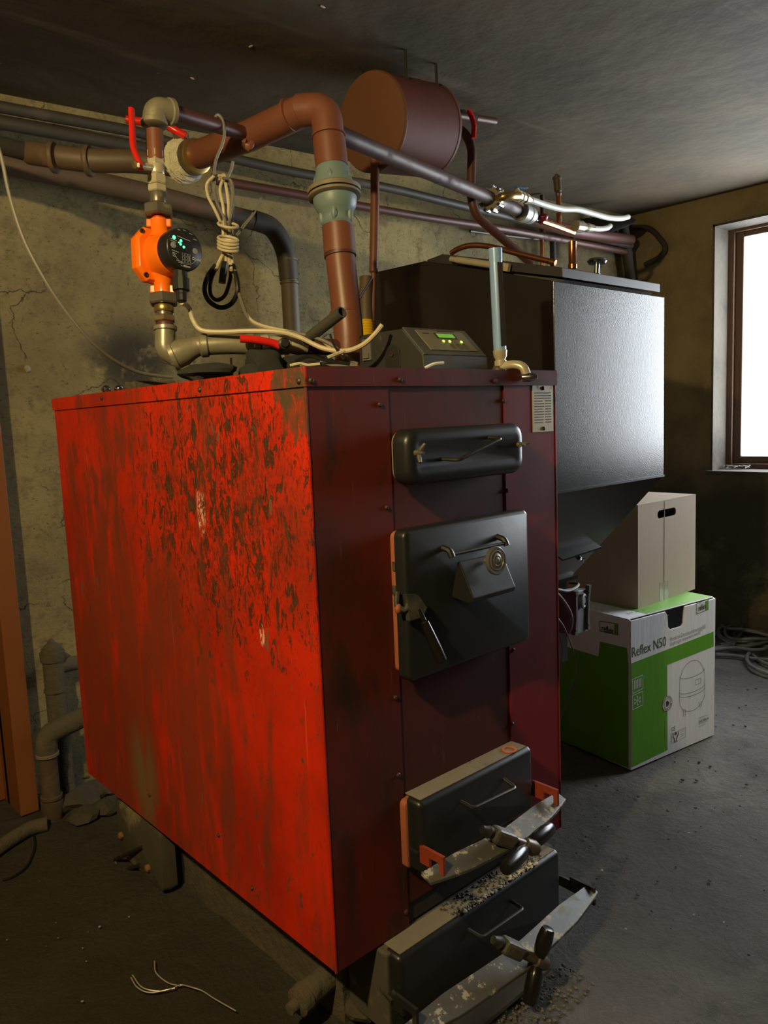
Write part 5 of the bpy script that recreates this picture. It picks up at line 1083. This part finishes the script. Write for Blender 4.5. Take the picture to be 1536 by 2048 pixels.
# --- pipes at the lower left
dr = thing('capped_stub_pipe', 'vertical soil pipe with domed cap at the lower left wall', 'pipe', tuple(wp(110, 1470, .09)))
sp_ = [wp(104, 1305, .10), wp(118, 1480, .10)]
tube('tube', [sp_[0], V((sp_[0].x, sp_[0].y, .02))], .036, MASON, dr, 20)
bm = B(); lathe(bm, sp_[0]-V((0, 0, .03)), (0, 0, 1), [(0, .041), (.028, .043), (.034, .043), (.036, .037), (.046, .036), (.048, .030), (.056, .027), (.066, .014), (.074, .012), (.08, .004)], 24); obj('domed_cap', bm, MASON, dr, smooth=True)
tube('branch', [sp_[0]-V((0, 0, .055)), wp(170, 1322, .06)], .027, MASON, dr, 16)
collar(dr, sp_[0]-V((0, 0, .14)), (0, 0, 1), .041, .012, MASON)
ep = thing('elbow_drain_pipe', 'dusty elbow pipe dropping into the floor at the lower left', 'pipe', tuple(at(102, 1645, 2, 0)))
ef = at(102, 1640, 2, 0.0); et = at(94, 1500, 1, ef.y)
EPM = surf('brown_dusty_pipe', (.10, .065, .035), (.07, .045, .028), (.15, .12, .07), 8, .8, 0, .5, .004)
tube('drop_tube', [V((et.x, et.y, .0)), V((et.x, et.y, et.z))], .031, EPM, ep, 20)
bm = B(); sweep(bm, smooth_path([V((et.x, et.y, et.z-.02)), V((et.x, et.y, et.z+.055)), V((et.x+.16, et.y+.0, et.z+.085))], .08, 8), .036, 20); obj('elbow', bm, MASON, ep, smooth=True)
tube('side_tube', [V((et.x+.09, et.y, et.z+.072)), V((et.x+.34, et.y+.02, et.z+.11))], .029, MASON, ep, 20)
collar(ep, V((et.x, et.y, et.z-.015)), (0, 0, 1), .039, .014, DUSTY); collar(ep, V((et.x, et.y, .085)), (0, 0, 1), .037, .014, EPM)
bm = B(); lathe(bm, (et.x, et.y, .0), (0, 0, 1), [(0, .030), (.04, .038), (.07, .038)], 20); obj('floor_socket', bm, EPM, ep, smooth=True)
cpp = [at(-30, 1715, 2, .02), at(20, 1680, 2, .02), at(62, 1655, 2, .02), at(95, 1648, 2, .02)]
tag(tube('floor_conduit', cpp, .024, MASON, None, 12, .1), 'dusty conduit lying on the floor at the far left edge', 'pipe')
random.seed(5)
for i, (px, py, s) in enumerate(((150, 1600, .07), (185, 1575, .055), (170, 1625, .05), (205, 1610, .045), (140, 1560, .05), (160, 1540, .06), (215, 1570, .04))):
    p = at(px, py, 2, .03); bm = B(); blob(bm, (p.x, p.y, s*.35), (s*1.2, s, s*.55), i+2, 2, .5); tag(obj('rubble_lump', bm, RUBBLE, None), ['largest soot-covered lump beside the elbow pipe', 'lump of rubble under the back corner of the red panel', 'flat rubble lump in front of the elbow pipe', 'small rubble lump nearest the iron hatch', 'rubble lump behind the elbow pipe at the wall foot', 'rubble lump below the capped stub pipe', 'small rubble lump tucked against the plinth back'][i], 'rubble', 'rubble behind the boiler')
tk2 = [at(px, py, 2, .004) for px, py in ((62, 1650), (70, 1690), (55, 1730), (28, 1752), (5, 1760))]
tag(tube('bent_wire', tk2, .0035, CABD, None, 6, sm='s'), 'black cable curling on the floor at the far left', 'wire')
# ---------------------------------------------------------------- cables
hk = dep(438, 232, 2.02)
cb2 = thing('cable_bundle', 'off-white cable coil tied in loops hanging from the thin brown pipe', 'cable', tuple(dep(450, 480, 2.03)))
D2 = 2.00
def c2d(l, d=D2): return [dep(x, y, d+(.012*math.sin(i*1.7))) for i, (x, y) in enumerate(l)]
CG = [(436, 232), (443, 232), (448, 250), (445, 285), (430, 320), (427, 360)]
tube('hook_strand', [dep(x, y, 2.0) for x, y in ((428, 238), (436, 230), (445, 240), (449, 265), (444, 290), (432, 320), (428, 350))], .0041, CABG, cb2, 8, sm='s')
tube('hook_strand', [dep(x, y, 2.02) for x, y in ((432, 252), (440, 246), (447, 250))], .0035, CABW, cb2, 6, sm='s')
loops = [[(428, 352), (414, 368), (416, 392), (430, 420), (445, 455), (446, 480)], [(430, 352), (428, 375), (434, 405), (450, 440), (453, 480)],
         [(438, 358), (448, 350), (452, 372), (457, 410), (456, 450), (458, 480)], [(445, 356), (462, 362), (466, 392), (461, 430), (458, 455), (462, 480)], [(428, 352), (446, 354), (440, 380), (447, 420), (450, 480)], [(455, 362), (464, 380), (466, 410), (464, 440), (466, 480)]]
for i, l in enumerate(loops): tube('strand', c2d(l, 2.0+.01*(i % 3)), .0041, CABW if i % 2 == 0 else CABG, cb2, 8, sm='s')
tube('loose_end', [dep(466, 323, 2.03), dep(462, 340, 2.03), dep(452, 362, 2.02)], .0042, CABG, cb2, 8, sm='s')
for j, (cy, n2) in enumerate(((450, 1), (478, 4))):
    for k in range(n2):
        y_ = cy+6.5*k; pts = [dep(456+20*math.cos(a), y_+5*math.sin(a)+3*math.cos(a), 1.985-.022*math.sin(a)) for a in [2*math.pi*q/14 for q in range(15)]]
        bm = B(); sweep(bm, pts, .0036, 8, caps=False); obj('tie_wrap', bm, CABW, cb2, smooth=True)
low_w = [[(452, 500), (440, 520), (432, 540)], [(454, 500), (452, 525), (450, 540)], [(462, 500), (464, 525), (462, 540)], [(458, 500), (459, 530)]]
for l in low_w: tube('strand', c2d(l), .0046, CABW, cb2, 8, sm='s')
tube('black_loop', c2d([(432, 530), (416, 552), (409, 580), (418, 602), (440, 615), (462, 608), (475, 585), (474, 560), (466, 530)], 2.0), .0062, CABD, cb2, 8, sm='s')
tube('black_loop', c2d([(434, 530), (422, 560), (421, 588), (434, 600), (450, 590), (460, 560), (462, 530)], 2.01), .0052, CABD, cb2, 8, sm='s')
tube('connector_plug', [dep(450, 525, 1.995), dep(446, 548, 1.99), dep(444, 566, 1.99)], .0095, BLACKP, cb2, 8)
tag(tube('frayed_wire', [dep(x, y, 2.02) for x, y in ((470, 478), (482, 462), (495, 445), (508, 428), (515, 412), (523, 395))], .0020, CABG, None, 6, sm='s'), 'thin frayed wire sticking up right from the cable coil', 'wire')
tag(tube('frayed_wire', [dep(x, y, 2.02) for x, y in ((472, 470), (488, 448), (500, 435), (506, 425))], .0018, CABG, None, 6, sm='s'), 'shorter frayed wire beside the thin upright one', 'wire')
tag(tube('pump_cable', [gland_tip, dep(378, 615, 1.83), dep(386, 640, 1.84), dep(402, 660, 1.84), dep(440, 664, 1.84), dep(500, 662, 1.84), dep(560, 664, 1.83), dep(600, 675, 1.80), dep(645, 696, 1.78), dep(690, 702, 1.76), dep(725, 690, 1.74), dep(750, 668, 1.73), dep(764, 650, 1.73)], .0056, CABW, None, 8, sm='s'), 'off-white pump cable sweeping across the boiler top', 'cable')
tag(tube('sensor_cable', [dep(x, y, d) for x, y, d in ((470, 540, 2.0), (474, 572, 2.0), (482, 600, 1.98), (496, 635, 1.93), (520, 655, 1.9), (570, 664, 1.87), (620, 672, 1.84), (660, 688, 1.82), (690, 712, 1.80), (715, 728, 1.80))], .0048, CABG, None, 8, sm='s'), 'grey cable dropping from the coil to the boiler top', 'cable')
tag(tube('sensor_cable', [dep(x, y, d) for x, y, d in ((466, 540, 2.02), (476, 580, 2.0), (490, 620, 1.96), (515, 648, 1.9), (600, 668, 1.86), (640, 680, 1.84), (668, 700, 1.82))], .0042, CABW, None, 8, sm='s'), 'off-white cable beside the grey one running to the controller', 'cable')
random.seed(21)
lab = ['short clipped wire end at the boiler top edge', 'dark wire curling behind the top edge', 'grey wire lying flat near the front corner', 'pale stripped wire end beside the flow pipe', 'dark wire looping near the controller', 'stiff wire lying across the boiler top']
wl_ = [[(580, 738), (600, 727), (615, 730), (640, 728)], [(590, 722), (620, 712), (650, 720), (700, 728)], [(600, 735), (660, 732), (715, 733)], [(655, 715), (680, 705), (690, 700)], [(660, 668), (668, 690), (685, 715), (700, 730)], [(640, 722), (690, 726), (712, 734)]]
for i, l in enumerate(wl_): tag(tube('loose_wire', [dep(x, min(y, 731), 1.60+.035*i) for x, y in l], .003+.001*(i % 2), [CABW, CABD, CABG, CABW, STEEL_D, CABG][i], None, 6, sm='s'), lab[i], 'wire', 'loose wires on the boiler top')
tag(tube('stripped_wire', [V((KX0-.03, .02, BT+.004)), V((KX0-.01, .012, BT+.012)), V((KX0+.015, .008, BT+.014))], .0035, INKW, None, 6, sm='s'), 'white wire end lying before the controller', 'wire')
bm = B(); a_, b_ = dep(612, 680, 1.86), dep(684, 624, 1.76); dd = b_-a_; L_ = dd.length
lathe(bm, a_, dd, [(0, .0135), (L_, .0135), (L_, .0105), (L_*.3, .010)], 18); tag(obj('pipe_offcut', bm, surf('steel_pipe', (.14, .135, .11), (.09, .088, .075), None, 12, .4, .5), None, smooth=True), 'slanted grey steel pipe end pointing up beside the flow pipe', 'pipe')
bm = B(); pts = [(0, .022)]
for k in range(9): pts += [(.004+k*.0075, .0255), (.0075+k*.0075, .0225)]
lathe(bm, dep(733, 690, 2.35), (dep(730, 632, 2.35)-dep(733, 690, 2.35)), [(d*1.1, q*1.05) for d, q in pts], 20); tag(obj('yellow_coil', bm, YELLOW, None, smooth=True), 'yellow tape coil behind the flow pipe', 'tape')
tag(tube('lagged_pipe', [V((dep(733, 690, 2.35).x, dep(733, 690, 2.35).y, BT-.4)), dep(733, 680, 2.35), dep(731, 600, 2.36), dep(733, 556, 2.37)], .021, WALLPIPE, None, 14), 'dim grey-brown pipe behind the yellow tape', 'pipe')
tag(tube('steel_rod', [dep(712, 606, 2.2), dep(744, 556, 2.33)], .004, CHROME, None, 8), 'short bright rod crossing behind the flow pipe', 'rod')
hw_ = [dep(x, y, d) for x, y, d in ((-8, 280, 1.70), (4, 320, 1.71), (20, 395, 1.72), (48, 480, 1.73), (90, 560, 1.75), (130, 620, 1.78), (175, 675, 1.82), (220, 715, 1.88), (270, 742, 1.95), (320, 752, 2.0), (345, 754, 2.02))]
tag(tube('hanging_cable', hw_, .0042, CABG, None, 8, sm='s'), 'long dark cable hanging in an arc in front of the left wall', 'cable')
# rags and tools on the boiler top
def rag(name, label, c, s, seed): bm = B(); blob(bm, c, s, seed, 3, .5); return tag(obj(name, bm, RAG, None, smooth=True), label, 'rag', 'black rags under the pipes')
def topc(px, y, z): p = at(px, 745, 1, y); return (p.x, y, BT+z)
rag('rag', 'black rag heaped under the galvanised reducer', (dep(420, 735, 1.80).x, dep(420, 735, 1.80).y, BT+.018), (.075, .06, .028), 4)
rag('rag', 'black rag under the red-lever ball valve', (dep(530, 725, 1.85).x, dep(530, 725, 1.85).y, BT+.030), (.075, .06, .045), 6)
rag('rag', 'black rag heap behind the top front corner', (dep(610, 725, 1.9).x, dep(610, 725, 1.9).y, BT+.022), (.11, .05, .035), 9)
bm = B(); p = dep(300, 757, 2.05); bx(bm, (p.x-.06, p.y-.03, BT), (p.x+.06, p.y+.03, BT+.022)); tag(obj('wood_offcut', bm, MASON, None, bevel=.004), 'dusty flat wood offcut at the back of the boiler top', 'wood')
bm = B(); p = dep(240, 770, 2.15); 
for k in range(4): blob(bm, (p.x+.03*k-.04, p.y-.01*k, BT+.010), (.014, .012, .011), k, 2, .2)
tag(obj('metal_bits', bm, CHROME, None, smooth=True), 'shiny metal bits at the left end of the boiler top', 'hardware', kind='stuff')
# ---------------------------------------------------------------- floor things
random.seed(9)
lb3 = ['outermost loop of the grey cable heap', 'inner loop of the grey cable heap', 'loop of cable nearest the wall', 'cable loop lying left of the heap', 'cable curling towards the right edge', 'cable ending in a raised tip', 'wide flat loop of the heap', 'small tight loop on the heap', 'upper loop leaning at the wall foot']
def fl_pt(px, py, z=.01): return at(px, py, 2, z)
cabs = [[(1432, 1310), (1470, 1312), (1510, 1318), (1560, 1320)], [(1425, 1268), (1460, 1262), (1470, 1275), (1462, 1290), (1425, 1296)], [(1425, 1255), (1480, 1258), (1530, 1272), (1560, 1290)],
        [(1425, 1300), (1470, 1296), (1520, 1300), (1560, 1282)], [(1460, 1300), (1495, 1302), (1520, 1322), (1560, 1338)], [(1508, 1300), (1494, 1312), (1500, 1330), (1530, 1345), (1565, 1350)],
        [(1440, 1290), (1480, 1285), (1515, 1285), (1505, 1262), (1475, 1252), (1440, 1262)], [(1465, 1292), (1480, 1270), (1503, 1252)], [(1455, 1240), (1475, 1226), (1505, 1222), (1545, 1236)]]
for i, l in enumerate(cabs): tag(tube('heap_cable', [fl_pt(x, y, .012+.008*(i % 4)) for x, y in l], .010, CABF if i < 8 else CABD, None, 8, sm='s'), lb3[i], 'cable', 'cable heap on the floor')
for i in range(6):
    c_ = fl_pt(1510, 1275, 0); rr = .12+.03*random.random(); px_ = c_.x+random.uniform(-.1, .2); py_ = c_.y+random.uniform(-.1, .1)
    pts = [V((px_+rr*1.3*math.cos(a), py_+rr*math.sin(a), .02+.012*i+.01*math.sin(a*3+i))) for a in [2*math.pi*k/16 for k in range(17)]]
    tag(tube('heap_cable', pts, .009, CABF, None, 8, sm='s'), ['lowest closed coil of the grey cable heap', 'second closed coil from the bottom of the cable heap', 'third closed coil up in the cable heap', 'third closed coil down in the cable heap', 'second closed coil from the top of the cable heap', 'topmost closed coil of the grey cable heap'][i], 'cable', 'cable heap on the floor')
fw = [[(262, 1955), (275, 1975), (300, 1985), (340, 1978), (362, 1970), (385, 1975), (405, 1982), (430, 1998), (472, 2022)], [(309, 1922), (312, 1945), (335, 1965), (360, 1972)], [(265, 1950), (285, 1975), (320, 1982), (350, 1976)]]
for i, l in enumerate(fw): tag(tube('floor_wire', [fl_pt(x, y, .010+.004*(k % 2)) for k, (x, y) in enumerate(l)], .0016, surf('bright_wire%d' % i, (.55, .52, .45), None, None, 30, .35, .4), None, 6, sm='s'), ['long thin shiny wire lying on the dark floor at the front', 'short wire curling up from the long one', 'second strand twisted with the long wire'][i], 'wire', 'wires on the floor')
bm = B()
for k in range(260):
    x = random.uniform(-.9, 2.6); y = random.uniform(-.9, 1.2)
    if -.05 < x < .85 and y > -.02: continue
    s = .0012+.0035*random.random()**3; blob(bm, (x, y, .006), (s*1.3, s, s*.6), k, 1, .3)
tag(obj('floor_crumbs', bm, surf('pale_crumb', (.42, .37, .28), (.2, .18, .14), None, 60, .8), None), 'tiny pale crumbs scattered over the floor', 'debris', kind='stuff')
bm = B()
for k in range(300):
    x = random.uniform(.9, 3.0); y = random.uniform(-1.0, .6)
    s = .002+.005*random.random()**3; blob(bm, (x, y, .005), (s*1.3, s, s*.6), k, 1, .3)
tag(obj('floor_grit', bm, surf('dark_grit', (.03, .028, .026), None, None, 60, .8), None), 'dark grit scattered on the floor right of the boiler', 'debris', kind='stuff')
for i, (px, py) in enumerate(((646, 14), (501, 93), (385, 157))):
    p = at(px, py, 2, ZC-.002); bm = B(); blob(bm, p, (.010, .005, .002), i, 1, .4); tag(obj('plaster_chip', bm, surf('bare_chip%d' % i, (.60, .55, .42), None, None, 60, .9), None), ['pale bare chip in the ceiling at the top edge', 'pale bare chip in the ceiling right of the pump elbow', 'small pale chip in the ceiling above the pump elbow'][i], 'chip')
p = onwall(55, 738, .004); bm = B(); blob(bm, p, (.012, .007, .012), 2, 2, .5); tag(obj('wall_plug', bm, surf('grey_plug', (.3, .27, .2), None, None, 40, .8), None), 'broken wall plug in the plaster at the left', 'plug')
